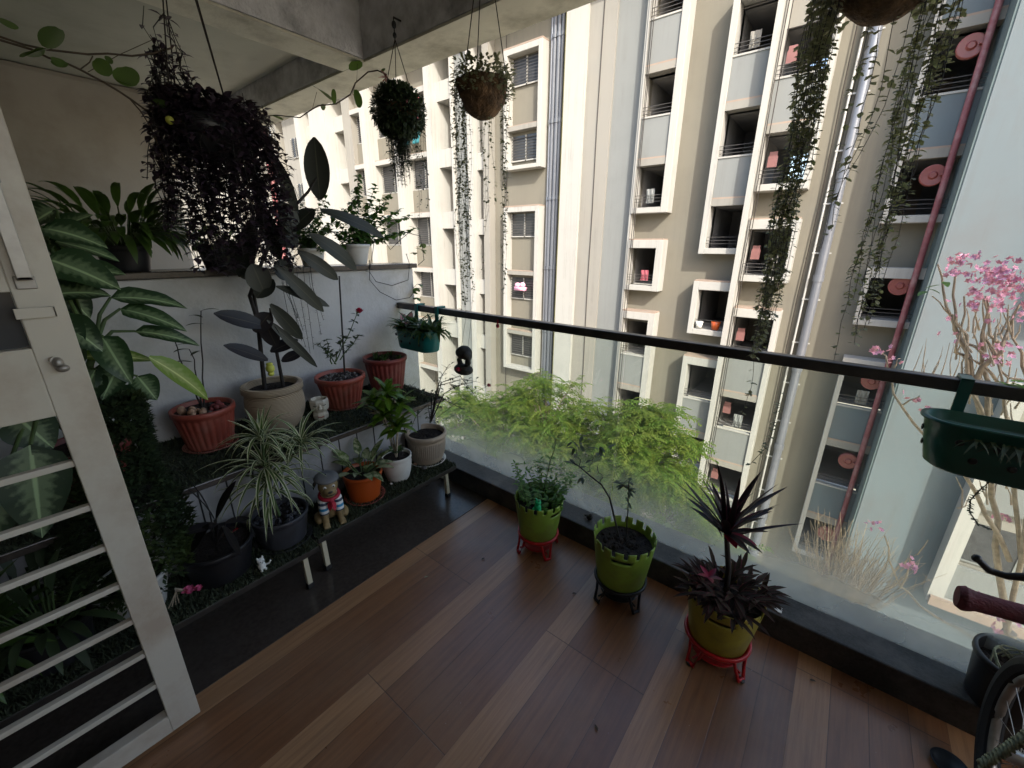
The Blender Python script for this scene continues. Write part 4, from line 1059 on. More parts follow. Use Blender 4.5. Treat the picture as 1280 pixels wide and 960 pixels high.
for i in range(30): j = rnd.randrange(4); lf.leaf(pts[j].lerp(pts[j+1], rnd.random()), dirv(rnd.uniform(0, 6.3), 0), .014, .012, .3, .1, 'round', 2)
sub('stems', th, q, 'stem_dark'); sub('foliage', th, lf, 'lf_hearts')
# A purple tradescantia
c = at(255, 150, X=-2.12); hk = V((-2.16, c.y+.02, 2.78)); th = thing('hanging_basket', hk, 'large hanging basket of dark purple trailing leaves in front of the low wall', 'hanging plant')
q = MB(); q.lathe(c+V((0, 0, -.02)), [(.001, -.13), (.08, -.12), (.12, -.03), (.135, .02), (.125, .02), (.001, .0)], 32); sub('pot', th, q, 'black_plastic')
q = MB()
for k in range(4): a = k*pi/2+.4; q.tube([c+V((.13*cos(a), .13*sin(a), 0)), V((-2.16+.02*cos(a), c.y+.02, 2.78))], .0025, 5)
sub('cords', th, q, 'cord')
lf = MB(); q = MB()
ztip = WZ+.02
for i in range(150):
    a = rnd.uniform(0, 6.3); r_ = .14*math.sqrt(rnd.random())+.03; x_, y_ = c.x+r_*cos(a)*.8, c.y+.04+r_*sin(a)*1.25; z0 = c.z+rnd.uniform(-.03, .13)-r_*.2
    L = rnd.uniform(.2, .62); pts = []
    dx, dy = rnd.gauss(0, .03), rnd.gauss(.03, .045)
    for k in range(8): t_ = k/7; pts.append(V((x_+dx*t_+rnd.gauss(0, .006), y_+dy*t_+rnd.gauss(0, .006), max(z0-L*t_, WZ+.01))))
    q.tube(pts, .0013, 4)
    for k in range(int(L*80)):
        j = rnd.randrange(7); lf.leaf(pts[j].lerp(pts[j+1], rnd.random()), dirv(rnd.uniform(0, 6.3), rnd.uniform(-.5, .5)), .042, .022, .7, .2, 'ovate', 3)
for i in range(1500):
    a = rnd.uniform(0, 6.3); r_ = rnd.uniform(.05, .17); p = c+V((r_*cos(a)*.8, .03+r_*sin(a)*1.1, rnd.uniform(-.05, .10)-r_*.2)); lf.leaf(p, dirv(a, rnd.uniform(-.5, .9)), .045, .022, .9, .2, 'ovate', 3)
for i in range(16):   # shoots climbing the cords
    a = rnd.uniform(0, 6.3); pts = [c+V((-.05+.05*cos(a), -.06+.05*sin(a), .05))+V((-.0, -.005, .055))*k+V((rnd.gauss(0, .012), rnd.gauss(0, .012), 0)) for k in range(rnd.randrange(3, 7))]; q.tube(pts, .0016, 4)
    for k in range(10): j = rnd.randrange(len(pts)-1); lf.leaf(pts[j].lerp(pts[j+1], rnd.random()), dirv(rnd.uniform(0, 6.3), rnd.uniform(-.5, .7)), .04, .016, .7, .25, 'lance', 3)
for i in range(14):
    pts = [at(a_+rnd.uniform(-12, 12), b_, X=-2.13+rnd.uniform(-.05, .05)) for a_, b_ in ((196, 60), (200, 100), (205, 150), (200, 190), (205, 235), (215, 280))]; q.tube(pts, .0014, 4)
    for k in range(16): j = rnd.randrange(5); lf.leaf(pts[j].lerp(pts[j+1], rnd.random()), dirv(rnd.uniform(0, 6.3), rnd.uniform(-.5, .7)), .036, .015, .7, .25, 'lance', 3)
sub('stems', th, q, 'stem_dark'); sub('foliage', th, lf, 'lf_trad')

# hoya vine along the top
p0 = at(110, 68, X=-2.1)
th = thing('climbing_vine', p0, 'long thin vine with round green leaves strung across the upper left corner', 'vine')
q = MB(); lf = MB()
def vine(path, plane, v, r=.004):
    pts = [at(a, b_, **{plane: v}) for a, b_ in path]; q.tube(pts, r, 6); return pts
vine(((-20, 38), (0, 46), (30, 56), (58, 62), (110, 68), (135, 67), (165, 70), (190, 67), (215, 60)), 'X', -2.1, .0032)
vine(((-20, 42), (0, 50), (40, 62), (60, 72), (85, 80), (100, 87), (130, 103), (150, 115), (165, 125), (180, 136), (200, 144)), 'X', -2.1, .0034)
vine(((160, 121), (175, 138), (188, 158), (195, 175), (205, 200)), 'X', -2.1, .0025)
vine(((100, 87), (112, 78), (116, 70)), 'X', -2.1, .002); vine(((110, 90), (150, 68), (190, 50)), 'X', -2.1, .0012)
vine(((320, 153), (335, 145), (345, 144), (375, 147), (388, 138), (398, 132), (420, 130), (438, 118), (444, 104), (460, 90), (472, 88), (483, 93)), 'Y', 1.62, .0035)
vine(((440, 118), (446, 100), (447, 80)), 'Y', 1.62, .0015); vine(((390, 138), (396, 115)), 'Y', 1.62, .0015)
vine(((483, 93), (478, 120), (460, 135)), 'Y', 1.62, .0015)
def vl(a, b_, w_, plane='X', v=-2.1, tw=0): lf.leafto(at(*a, **{plane: v}), at(*b_, **{plane: v+.03}), w_, .1, prof='round', fold=.12, ns=7, twist=tw)
vl((58, 60), (72, 34), .075); vl((148, 100), (166, 106), .055, tw=.2); vl((152, 84), (164, 108), .075, tw=.6); vl((60, 62), (30, 72), .07); vl((118, 75), (138, 94), .05, tw=1.2)
vl((70, 72), (78, 84), .035); vl((0, 22), (15, 36), .05); vl((52, 70), (36, 62), .055, tw=.5); vl((75, 76), (74, 84), .04); vl((200, 135), (198, 122), .05); vl((134, 70), (138, 80), .02)
for a, b_, w_, tw in (((412, 124), (394, 110), .09, .3), ((418, 130), (417, 112), .03, 0), ((444, 112), (449, 134), .075, .4), ((436, 84), (452, 82), .06, 1.3), ((340, 144), (352, 150), .06, .2), ((404, 130), (404, 138), .03, 0), ((478, 90), (479, 85), .02, 0)):
    vl(a, b_, w_, 'Y', 1.62, tw)
sub('stem', th, q, 'stem_brown'); sub('foliage', th, lf, 'lf_hoya')
q = MB()
for i in range(6): q.leaf(at(484, 98, Y=1.62), dirv(rnd.uniform(0, 6.3), rnd.uniform(-.8, .8)), .05, .02, .4, .2, 'lance', 4)
o = sub('foliage', th, q, 'saucer_pink'); o['label'] = 'reddish young leaves at the tip'
q = MB(); q.ell(at(212, 150, X=-2.05), .013, .013, .015); tag(q.build('lemon_ornament', 'yellow_knob'), 'small yellow ball ornament hanging in the purple leaves', 'ornament')

# ---- rail planters
def railplanter(x0, x1, ztop, h, mt, label, nd):
    cy = RY-.022-.075-.01; cxm = (x0+x1)/2; c = V((cxm, cy, ztop-h)); L = (x1-x0)/2
    th = thing('rail_planter', c, label, 'planter', 'teal planters hung on the handrail')
    def outl(s_, r=.075, n=28):
        pts = []
        for k in range(n):
            a = 2*pi*k/n; xx = (L-r)*(1 if cos(a) > 0 else -1)+r*cos(a); pts.append((xx*s_, r*sin(a)*s_))
        return pts
    q = MB(); rows = []
    for s_, z in ((.02, 0), (.86, 0), (.90, .008), (.95, h*.5), (.99, h-.01), (1.02, h-.008), (1.02, h), (.97, h), (.95, h-.03), (.02, h-.035)):
        rows.append([c+V((a, b_, z)) for a, b_ in outl(s_)])
    q.grid(rows, True); bd_ = sub('box', th, q, mt)
    for i in range(nd):
        q = MB(); xx = (-L*.8)+(L*1.6)*i/(nd-1); zz = h*(.35 if i % 2 else .66); s_ = .90+.1*zz/h+.012
        q.ell(c+V((xx*.92, -.075*s_, zz)), .010, .003, .010, None, 10, 6); sub('dot', bd_, q, 'dot_black')
    for zz in (h*.4, h*.7): q = MB(); q.ell(c+V((-L*(.90+.1*zz/h)-.001, 0, zz)), .003, .010, .010, None, 10, 6); sub('dot', bd_, q, 'dot_black')
    for xx in (x0+.08, x1-.08):
        q = MB(); q.box(xx-.014, RY-.034, ztop-.03, xx+.014, RY-.026, 1.133); q.box(xx-.014, RY-.034, 1.130, xx+.014, RY+.034, 1.137); q.box(xx-.014, RY+.026, 1.09, xx+.014, RY+.034, 1.137)
        sub('hook', th, q, mt, smooth=False)
    return th, c
th, c = railplanter(-2.29, -1.93, 1.0, .135, 'teal', 'teal dotted planter with lily-like leaves and pink leaves, on the handrail by the low wall', 7)
lf = MB(); q = MB(); q3 = MB()
for i in range(210):
    p = c+V((rnd.uniform(-.14, .18), rnd.uniform(-.05, .05), .12)); az = rnd.uniform(0, 6.3); lf.leaf(p, dirv(az, rnd.uniform(.2, 1.3)), rnd.uniform(.10, .18), .019, rnd.uniform(.7, 1.7), .3, 'strap', 6)
for i in range(60):
    p = c+V((rnd.uniform(-.15, .15), rnd.uniform(-.07, -.03), .13)); lf.leaf(p, dirv(-pi/2+rnd.gauss(0, .6), .3), .055, .022, 1.3, .2, 'ovate', 4)
sub('foliage', th, lf, 'lf_mid')
for az, el, L in ((2.6, .7, .13), (3.4, .4, .12), (2.0, 1.0, .12), (4.0, .2, .10), (3.0, 1.1, .11), (4.6, .3, .09)): q3.leaf(c+V((-.11, 0, .13)), dirv(az, el), L, .07, .5, .2, 'ovate', 6)
sub('pink_foliage', th, q3, 'lf_caladium')
q = MB()
for i in range(12): q.ell(c+V((rnd.uniform(-.1, .1), rnd.uniform(-.06, 0), .17+rnd.uniform(-.01, .02))), .008, .008, .006, None, 8, 5)
sub('flowers', th, q, 'white_flower')
th, c = railplanter(.255, .86, 1.035, .15, 'teal_shaded', 'teal dotted planter, coloured darker for shade, hanging on the handrail at the right edge', 13)
lf = MB()
for i in range(90):
    p = c+V((rnd.uniform(.0, .27), rnd.uniform(-.06, .06), .13)); lf.leaf(p, dirv(rnd.uniform(0, 6.3), rnd.uniform(.2, 1.2)), rnd.uniform(.07, .12), .01, 1.2, .2, 'strap', 5)
for i in range(90):
    p = c+V((rnd.uniform(-.2, .27), -.07, .12)); lf.leaf(p, dirv(-pi/2+rnd.gauss(0, .8), -.2), rnd.uniform(.03, .08), .007, .9, .2, 'strap', 4)
sub('foliage', th, lf, 'lf_dark')
lf = MB()
for i in range(30): lf.leaf(c+V((rnd.uniform(-.03, .2), rnd.uniform(.0, .07), .17)), dirv(rnd.gauss(.2, .7), rnd.uniform(-.1, .5)), rnd.uniform(.05, .10), .018, .5, .2, 'lance', 4)
for i in range(30): lf.leaf(at(rnd.uniform(1235, 1290), rnd.uniform(476, 488), Y=1.80), dirv(rnd.gauss(.2, .7), rnd.uniform(-.2, .4)), rnd.uniform(.03, .06), .014, .5, .2, 'lance', 4)
o = sub('foliage', th, lf, 'lf_lime'); o['label'] = 'bright lime green leaves'
q = MB(); lf = MB(); pts = [at(a, b_, Y=1.66) for a, b_ in ((1240, 600), (1225, 612), (1213, 625), (1212, 640), (1222, 655), (1240, 662))]; q.tube(pts, .0018, 5)
for i in range(50): j = rnd.randrange(5); lf.leaf(pts[j].lerp(pts[j+1], rnd.random()), dirv(rnd.uniform(0, 6.3), 0), .010, .007, .3, .1, 'round', 2)
sub('trailing_stem', th, q, 'stem_dark'); sub('trailing_leaves', th, lf, 'lf_dark')
# hanging elephant-like planter
c = at(580, 450, Y=1.72)
th = thing('hanging_figurine', c, 'dark mossy animal figurine planter hung from the handrail', 'ornament')
q = MB(); q.ell(c+V((.004, 0, .035)), .040, .030, .032); q.ell(c+V((.035, -.012, .025)), .020, .02, .022); q.tube([c+V((.045, -.015, .02)), c+V((.052, -.02, -.005)), c+V((.04, -.02, -.02))], [.011, .009, .006])
q.ell(c+V((-.005, 0, -.045)), .052, .035, .026); q.tube([c+V((-.02, 0, .03)), c+V((-.03, 0, 0)), c+V((-.02, 0, -.03))], .012); q.tube([c+V((.02, 0, .03)), c+V((.025, 0, 0)), c+V((.02, 0, -.03))], .012); q.ell(c+V((-.038, 0, .028)), .012, .010, .018)
q.v = [tuple(c+(V(v_)-c)*1.35) for v_ in q.v]
sub('body', th, q, 'figure_dark', mods=[('remesh', .004, 1)])
q = MB(); q.tube([c+V((-.03, 0, .04)), V((c.x-.02, RY-.024, 1.09))], .0012, 4); q.tube([c+V((.03, 0, .05)), V((c.x+.025, RY-.024, 1.09))], .0012, 4); sub('cords', th, q, 'cord')
rose(th, c+V((.0, -.05, -.05)), .020)
q = MB()
for i in range(16): q.leaf(c+V((.02, -.01, rnd.uniform(-.04, .05))), dirv(rnd.uniform(-1, 1), rnd.uniform(-.3, .5)), .05, .006, .3, .1, 'strap', 3)
sub('foliage', th, q, 'lf_dark')
p = at(622, 406, Y=1.765); q = MB(); q.tube([p+V((0, 0, .03)), p], .004); q.ell(p-V((0, 0, .006)), .011, .009, .012); tag(q.build('hanging_charm', 'scarf_red'), 'tiny dark red charm hanging under the handrail', 'ornament')

# ---- bicycle at the right (only its front end is in the picture)
bk = thing('bicycle', (.62, 1.1, 0), 'bicycle with dark red handlebar grips and knobbly tyre, partly in view at the lower right', 'bicycle')
wc = V((.60, 1.36, .265))
q = MB(); r0_ = .235
rows = []
for i in range(72):
    a = 2*pi*i/72; d = V((0, cos(a), sin(a)))
    rows.append([wc+d*(r0_+.028*cos(2*pi*k/10)*(1.08 if (k in (0, 1, 9) and i % 2) else 1))+V((.026*sin(2*pi*k/10), 0, 0)) for k in range(10)])
rows.append(rows[0]); q.grid(rows, True); wh = sub('front_wheel', bk, q, 'rubber', smooth=False)
q = MB(); q.tube([wc+V((0, cos(2*pi*i/48), sin(2*pi*i/48)))*.205 for i in range(49)], .011, 6); sub('rim', wh, q, 'steel_dark')
q = MB(); q.tube([wc-V((.04, 0, 0)), wc+V((.04, 0, 0))], .018, 10)
for k in range(20): a = 2*pi*k/20; q.tube([wc+V((.012 if k % 2 else -.012, 0, 0)), wc+V((0, cos(a), sin(a)))*.2], .001, 4)
sub('spokes', wh, q, 'steel')
q = MB()
for s_ in (-1, 1): q.tube([wc+V((.045*s_, 0, 0)), V((.60+.045*s_, 1.22, .56)), V((.60, 1.20, .60))], [.009, .012, .012], 8)
q.tube([V((.60, 1.20, .60)), V((.60, 1.13, .84))], .018, 10); sub('fork', bk, q, 'scarf_red')
q = MB(); q.tube([V((.60, 1.14, .76)), V((.60, .75, .55)), V((.60, .55, .34))], .018, 10); q.tube([V((.60, 1.16, .68)), V((.60, .7, .34))], .02, 10); sub('frame', bk, q, 'scarf_red')
q = MB(); q.tube([V((.45, .93, .945)), V((.52, .96, .94)), V((.60, 1.11, .86)), V((.72, .96, .94)), V((.96, .93, .945))], .011, 8); sub('handlebar', bk, q, 'black_metal')
ga, gb = at(1200, 746, Y=.9), at(1282, 770, Y=.9)+V((.07, .015, 0))
q = MB(); q.tube([ga-V((.004, 0, 0)), ga+V((.004, 0, 0)), ga+V((.006, 0, 0)), ga.lerp(gb, .12), ga.lerp(gb, .3), gb], [.017, .021, .020, .0165, .0155, .0155], 16); g_ = sub('grip', bk, q, 'grip_red')
q = MB(); q.tube([V((1.06, .91, .945)), V((.94, .93, .945))], .018, 14); sub('grip', bk, q, 'grip_red')
q = MB(); q.tube([at(1220, 697, Y=.98), at(1236, 713, Y=.98), at(1258, 720, Y=.98), at(1290, 722, Y=.97)], [.005, .006, .006, .008], 8); q.ell(at(1221, 698, Y=.98), .007, .007, .007); sub('brake_lever', bk, q, 'black_plastic')
q = MB(); hx = [at(a, b_, Y=1.25) for a, b_ in ((1225, 958), (1245, 945), (1265, 932), (1290, 915))]
N = 90; pts = []
for i in range(N): 
    t_ = i/(N-1)*3; j = min(int(t_), 2); p = hx[j].lerp(hx[j+1], t_-j); a = i*1.0; pts.append(p+V((0, cos(a), sin(a)))*.013)
q.tube(pts, .005, 6); sub('coiled_lock', bk, q, 'rope_pale')
q = MB(); pc = at(1186, 958, Z=.004); q.lathe(pc, [(.001, 0), (.035, 0), (.045, .012), (.042, .013), (.033, .004), (.001, .004)], 28); o = q.build('saucer', 'black_plastic'); tag(o, 'black saucer on the floor below the bicycle tyre', 'saucer')
# black pot with tangle on the sill corner
c = V((.66, 1.60, .118)); c = V((.655, 1.745, .118))
th = thing('black_pot', c, 'tall black plastic pot holding dead looping stems on the sill, at the right edge', 'pot')
potmesh(th, c-V((0, .03, 0)), .10, .085, .18, 'black_plastic', rim=.006, sdep=.05)
q = MB()
for i in range(9):
    a = rnd.uniform(0, 6.3); p = c+V((0, -.03, .13)); r_ = .06; q.tube([p+V((r_*cos(a+k*.5), r_*sin(a+k*.5), .05*sin(k*.6))) for k in range(7)], .0025, 5)
sub('dead_stems', th, q, 'rope_pale')

# ================================================================== BUILDING OPPOSITE
GZ = -12.5; TOPZ = 10.9; FY = 17.0
bld = thing('apartment_building', (-5, FY, GZ), 'tall beige and white apartment block opposite, with stepped window boxes and a red fire pipe', 'building')
def part(name, mb, mt, parent=None, **k):
    k.setdefault('smooth', False); return mb.build(name, mt, parent or bld, **k)
def opening_room(x0, x1, z0, z1, depth=2.6, y=FY, back=None):
    """five inner faces of the dark space behind an opening; back = a hole (x0,x1,z0,z1) through which daylight shows"""
    q = MB(); y1 = y+depth
    q.quad([(x0, y, z0), (x1, y, z0), (x1, y1, z0), (x0, y1, z0)]); q.quad([(x0, y, z1), (x0, y1, z1), (x1, y1, z1), (x1, y, z1)])
    q.quad([(x0, y, z0), (x0, y1, z0), (x0, y1, z1), (x0, y, z1)]); q.quad([(x1, y, z0), (x1, y, z1), (x1, y1, z1), (x1, y1, z0)])
    if back:
        a, b_, c_, d_ = back
        for u in ((x0, a, z0, z1), (b_, x1, z0, z1), (a, b_, z0, c_), (a, b_, d_, z1)):
            q.quad([(u[0], y1, u[2]), (u[1], y1, u[2]), (u[1], y1, u[3]), (u[0], y1, u[3])])
    else: q.quad([(x0, y1, z0), (x1, y1, z0), (x1, y1, z1), (x0, y1, z1)])
    return q
def wall_holes(q, x0, x1, z0, z1, y0, y1, holes):
    xs = sorted({x0, x1, *[h[0] for h in holes], *[h[1] for h in holes]}); xs = [x for x in xs if x0 <= x <= x1]
    for a, b_ in zip(xs[:-1], xs[1:]):
        hh = sorted([(h[2], h[3]) for h in holes if h[0] <= a+1e-6 and h[1] >= b_-1e-6]); z = z0
        for c_, d_ in hh:
            if c_ > z: q.box(a, y0, z, b_, y1, c_)
            z = max(z, d_)
        if z < z1: q.box(a, y0, z, b_, y1, z1)
holes = []
PITCH = 2.93
def box_group(x0, x1, z0, z1, opens, prot=.55, left=.17, right=.17, top=.3, bot=.2, par='paint_grey', sky=(), bars=True, peach=True):
    """a white frame that stands out from the wall around one or more storeys; opens = list of (bottom, top)"""
    yf = FY-prot; xi0, xi1 = x0+left, x1-right
    q = MB()
    if left: q.box(x0, yf, z0, xi0-.002, FY, z1)
    if right: q.box(xi1+.002, yf, z0, x1, FY, z1)
    q.box(xi0-(.002), yf+.003, z1-top, xi1+.002, FY+.12, z1-.003); q.box(xi0-.002, yf+.003, z0+.003, xi1+.002, FY+.12, z0+bot)
    fr_ = part('window_box', q, 'paint_white', mods=[('bevel', .012)])
    if peach: part('ledge_top', B((x0+.02, yf+.02, z1-.002, x1-.02, FY, z1+.05)), 'ledge_peach', fr_)
    holes.append((xi0, xi1, z0+.1, z1-.1))
    opens = sorted(o_ for o_ in opens if o_[1] <= z1-.1)
    part('wall_panel', B((xi0, FY, opens[-1][1], xi1, FY+.1, z1-top+.02)), 'paint_cream')
    if opens[0][0]-z0-bot > .05: part('wall_panel', B((xi0, FY, z0+bot-.02, xi1, FY+.1, opens[0][0])), 'paint_cream')
    for i, (a, b_) in enumerate(opens):
        nxt = opens[i+1][0] if i+1 < len(opens) else None
        back = None
        if i in sky: back = (xi0+.35*(xi1-xi0), xi1-.08, a+.25*(b_-a), b_-.22)
        part('recess', opening_room(xi0, xi1, a, b_, 3.0 if not back else 2.4, y=FY-.1, back=back), 'room_dark')
        part('reveal', opening_room(xi0, xi1, a, b_, .0001+prot-.1-.02, y=yf+.02), 'paint_grey') if False else None
        if nxt is not None:
            q = B((xi0, yf+.06, b_+.22, xi1, yf+.16, nxt)); part('parapet', q, par)
            q = B((xi0, yf+.035, b_+.0, xi1, FY+.1, b_+.22)); part('slab', q, 'paint_cream')
            part('slab_top', B((xi0+.01, yf+.036, b_+.221, xi0+(xi1-xi0)*.98, yf+.059, b_+.27)), 'ledge_peach')
            part('parapet_cap', B((xi0, yf+.03, nxt-.002, xi1, yf+.19, nxt+.05)), 'paint_white')
        if bars:
            q = MB()
            for k in range(3): q.box(xi0, yf+.10, a+.14+k*.11, xi1, yf+.12, a+.155+k*.11)
            part('railing', q, 'grille_dark')
    return fr_
# column 1 (stair column with balconies)
tops = lambda base, n0, n1: [base+PITCH*k for k in range(n0, n1)]
box_group(-7.2, -5.8, 2.75, TOPZ-.3, [(t_-1.38, t_) for t_ in tops(1.46, 1, 5)], right=.26, left=.06)
box_group(-7.2, -5.8, -.14, 1.78, [(.1, 1.44)], right=.26, left=.06)
box_group(-7.2, -5.8, GZ+.5, -1.0, [(t_-1.38, t_) for t_ in tops(1.46, -4, 0)], right=.26, left=.06, par='paint_grey')
# column 2
box_group(-4.5, -3.2, 1.30, 8.95, [(1.5, 2.88), (4.35, 5.74), (7.2, 8.6)], right=.04, left=.2)
box_group(-4.5, -3.2, -1.6, .34, [(-1.42, -.02)], right=.04, left=.2)
box_group(-4.5, -3.2, GZ+.5, -2.5, [(-4.2, -2.86), (-7.1, -5.75), (-10, -8.65)], right=.04, left=.2)
part('fin', B((-3.198, FY-.85, GZ, -3.04, FY, TOPZ)), 'paint_white')
# column 3
box_group(-3.02, -1.58, 3.25, TOPZ-.3, [(3.5, 4.9), (6.33, 7.74), (9.2, 10.6), (12.1, 13.5)], left=.04, right=.16, sky=(0, 1), prot=.6)
box_group(-3.02, -1.58, .42, 2.4, [(.64, 2.06)], left=.04, right=.16, prot=.6, sky=())
box_group(-3.02, -1.58, GZ+.5, -.5, [(-2.22, -.9), (-5.1, -3.8), (-8.0, -6.65), (-10.9, -9.5)], left=.04, right=.16, prot=.6)
# column 4
box_group(.34, 1.66, 2.2, TOPZ-.3, [(2.42, 3.8), (5.25, 6.65), (8.15, 9.6), (11, 12.4)], left=.14, right=.02, par='paint_blue', peach=False)
box_group(.34, 1.66, -.7, 1.0, [(-.55, .82)], left=.14, right=.02, par='paint_blue', peach=False)
box_group(.34, 1.66, -9.2, -1.75, [(-3.35, -2.0), (-6.25, -4.78), (-9.0, -7.65)], left=.14, right=.02, par='paint_blue', peach=False)
# wall behind columns
q = MB(); wall_holes(q, -8.4, 1.65, GZ, TOPZ, FY, FY+.25, holes); part('wall', q, 'paint_beige')
# pillar of three paints
part('pillar', B((-10.55, FY-.45, GZ, -9.62, FY, TOPZ)), 'paint_white'); part('pillar', B((-9.618, FY-.30, GZ, -8.48, FY, TOPZ)), 'paint_cream'); part('pillar', B((-8.478, FY-.22, GZ, -7.28, FY, TOPZ)), 'paint_grey')
part('fin', B((-7.278, FY-.5, GZ, -7.203, FY, TOPZ)), 'paint_white')
# service duct with pipes
part('duct', B((-11.55, FY, GZ, -10.552, FY+.2, TOPZ)), 'paint_grey')
for i, (x_, r_, mt_) in enumerate(((-11.42, .05, 'facade_pipe'), (-11.28, .09, 'facade_pipe_dark'), (-11.08, .09, 'facade_pipe_dark'), (-10.9, .07, 'facade_pipe_dark'), (-10.76, .035, 'facade_pipe_yellow'), (-10.66, .05, 'facade_pipe'))):
    q = MB(); q.tube([(x_, FY-.12, GZ), (x_, FY-.12, TOPZ)], r_, 10); 
    for k in range(9): q.tube([(x_, FY-.12, GZ+1+k*3), (x_, FY-.12, GZ+1.15+k*3)], r_*1.3, 10)
    part('pipe', q, mt_, smooth=True)
# pipes right of column 3
q = MB(); q.tube([(-1.08, FY-.1, GZ), (-1.08, FY-.1, TOPZ)], .035, 8); part('pipe', q, 'pipe_white', smooth=True)
q = MB(); q.tube([(-.80, FY-.16, GZ), (-.80, FY-.16, TOPZ)], .13, 14)
for k in range(9): q.tube([(-.80, FY-.16, GZ+1+k*3), (-.80, FY-.16, GZ+1.2+k*3)], .155, 14)
part('pipe', q, 'facade_pipe', smooth=True)
for k in range(16): part('pipe_bracket', B((-1.12, FY-.14, GZ+.8+k*1.45, -.62, FY-.10, GZ+.84+k*1.45)), 'pipe_white')
# fire pipe and hose reels in column 4
q = MB(); q.tube([(1.42, FY-.62, GZ), (1.42, FY-.62, TOPZ)], .075, 12); part('fire_pipe', q, 'pipe_red', smooth=True)
for z in (9.1, 6.24, 3.38, .5, -2.4, -5.19, -8.1):
    q = MB(); M = Matrix.Rotation(pi/2, 3, 'X')
    q.lathe(V((1.17, FY-.42, z)), [(.001, -.06), (.25, -.06), (.27, -.04), (.25, -.02), (.19, -.02), (.19, .03), (.25, .03), (.27, .05), (.25, .07), (.10, .06), (.07, .11), (.001, .11)], 26, M=M); rr = part('hose_reel', q, 'reel_red', mods=[('bevel', .01)])
    part('reel_bracket', B((1.14, FY-.40, z-.03, 1.36, FY-.3, z+.03), (1.30, FY-.60, z-.02, 1.36, FY-.3, z+.02)), 'reel_red', rr)
# pink extinguisher cabinets in column 3
for a in (6.33, 3.5, .64, -2.22, -5.1, -8.0):
    q = MB(); q.box(-2.86, FY-.12, a+.50, -2.60, FY-.02, a+.82); q.box(-2.84, FY-.10, a+.815, -2.62, FY-.03, a+.95)
    part('extinguisher_box', q, 'pink_box')
# blue block at the right
part('block', B((1.66, 15.3, GZ, 9.5, FY, TOPZ)), 'paint_blue'); part('shaded_side', B((1.66-.05, 15.32, GZ, 1.658, FY, TOPZ)), 'paint_blue_shaded')  # strip gives the block's side its shade by a darker paint
def front_box(x0, x1, z0, z1, y=15.3, prot=.55):
    yf = y-prot
    part('window_box', B((x0, yf, z0, x0+.32, y-.002, z1), (x1-.3, yf, z0, x1, y-.002, z1), (x0+.322, yf+.003, z0, x1-.302, y-.002, z0+.2), (x0+.322, yf+.003, z1-.2, x1-.302, y-.002, z1)), 'paint_white')
    part('wall_panel', B((x0+.322, y-.2, z0+.2, x1-.302, y-.002, z1-.2)), 'paint_cream')
    part('ledge_top', B((x0+.05, yf-.12, z0-.05, x1, yf-.003, z0+.22)), 'ledge_peach')
    zz = z0+.3
    while zz+1.5 < z1:
        o_ = part('window', B((x0+.4, y-.24, zz+1.15, x1-.5, y-.205, zz+2.3)), 'louvre_glass'); part('window_frame', B((x0+.4, y-.26, zz+1.1, x1-.5, y-.2, zz+1.15), ((x0+x1)/2-.2, y-.26, zz+1.15, (x0+x1)/2-.14, y-.24, zz+2.3)), 'paint_grey', o_)
        part('parapet', B((x0+.34, y-.45, zz-.08, x1-.32, y-.35, zz+1.0)), 'paint_grey'); zz += PITCH
front_box(3.55, 6.6, -8.05, -1.6); front_box(3.9, 6.6, .3, 3.6); 
# window boxes right of the far wing
def grille_window(x0, x1, z0, z1, y, mt='louvre_glass'):
    o_ = part('window', B((x0, y, z0, x1, y+.03, z1)), mt)
    q = B((x0, y-.05, z0, x0+.05, y-.002, z1), (x1-.05, y-.05, z0, x1, y-.002, z1), ((x0+x1)/2-.03, y-.05, z0, (x0+x1)/2+.03, y-.002, z1), (x0+.05, y-.05, z0, x1-.05, y-.002, z0+.05)); part('window_frame', q, 'paint_white', o_)
    q = MB(); n = int((z1-z0)/.11)
    for k in range(1, n): q.box(x0+.05, y-.09, z0+k*(z1-z0)/n-.012, x1-.05, y-.06, z0+k*(z1-z0)/n+.012)
    part('grille', q, 'grille_dark', o_)
part('wall', B((-14.618, FY, GZ, -11.552, FY+.25, TOPZ)), 'paint_beige')
for z0, z1 in ((4.85, 9.5), (-4.65, 3.27)):
    yf = FY-.5; x0, x1 = -13.68, -11.62
    fr_ = part('window_box', B((x0, yf, z0, x0+.2, FY-.002, z1), (x1-.2, yf, z0, x1, FY-.002, z1), (x0+.202, yf+.003, z0, x1-.202, FY-.002, z0+.16), (x0+.202, yf+.003, z1-.22, x1-.202, FY-.002, z1)), 'paint_white', mods=[('bevel', .01)])
    part('ledge_top', B((x0, yf, z1+.002, x1, FY, z1+.06)), 'ledge_peach', fr_)
    part('panel', B((x0+.2, FY-.08, z0+.16, x1-.2, FY-.003, z1-.22)), 'paint_beige')
    t_ = z1-.28
    while t_-1.0 > z0:
        grille_window(x0+.22, x1-.22, t_-1.05, t_, FY-.12)
        if t_-2.72 > z0+.1: part('slab', B((x0+.2, yf+.05, t_-2.80, x1-.2, FY-.08, t_-2.62)), 'paint_cream'); part('slab_top', B((x0+.22, yf+.06, t_-2.618, x1-.22, FY-.085, t_-2.59)), 'ledge_peach')
        t_ -= 2.95
q = MB(); q.box(-12.95, FY-.55, -.55, -12.3, FY-.35, -.38); q.ell((-12.8, FY-.45, -.3), .16, .12, .12); q.ell((-12.5, FY-.45, -.28), .15, .12, .13); tag(q.build('window_flowers', 'pink_flower'), 'pink flowers in a box on a sill of the opposite building', 'plant')
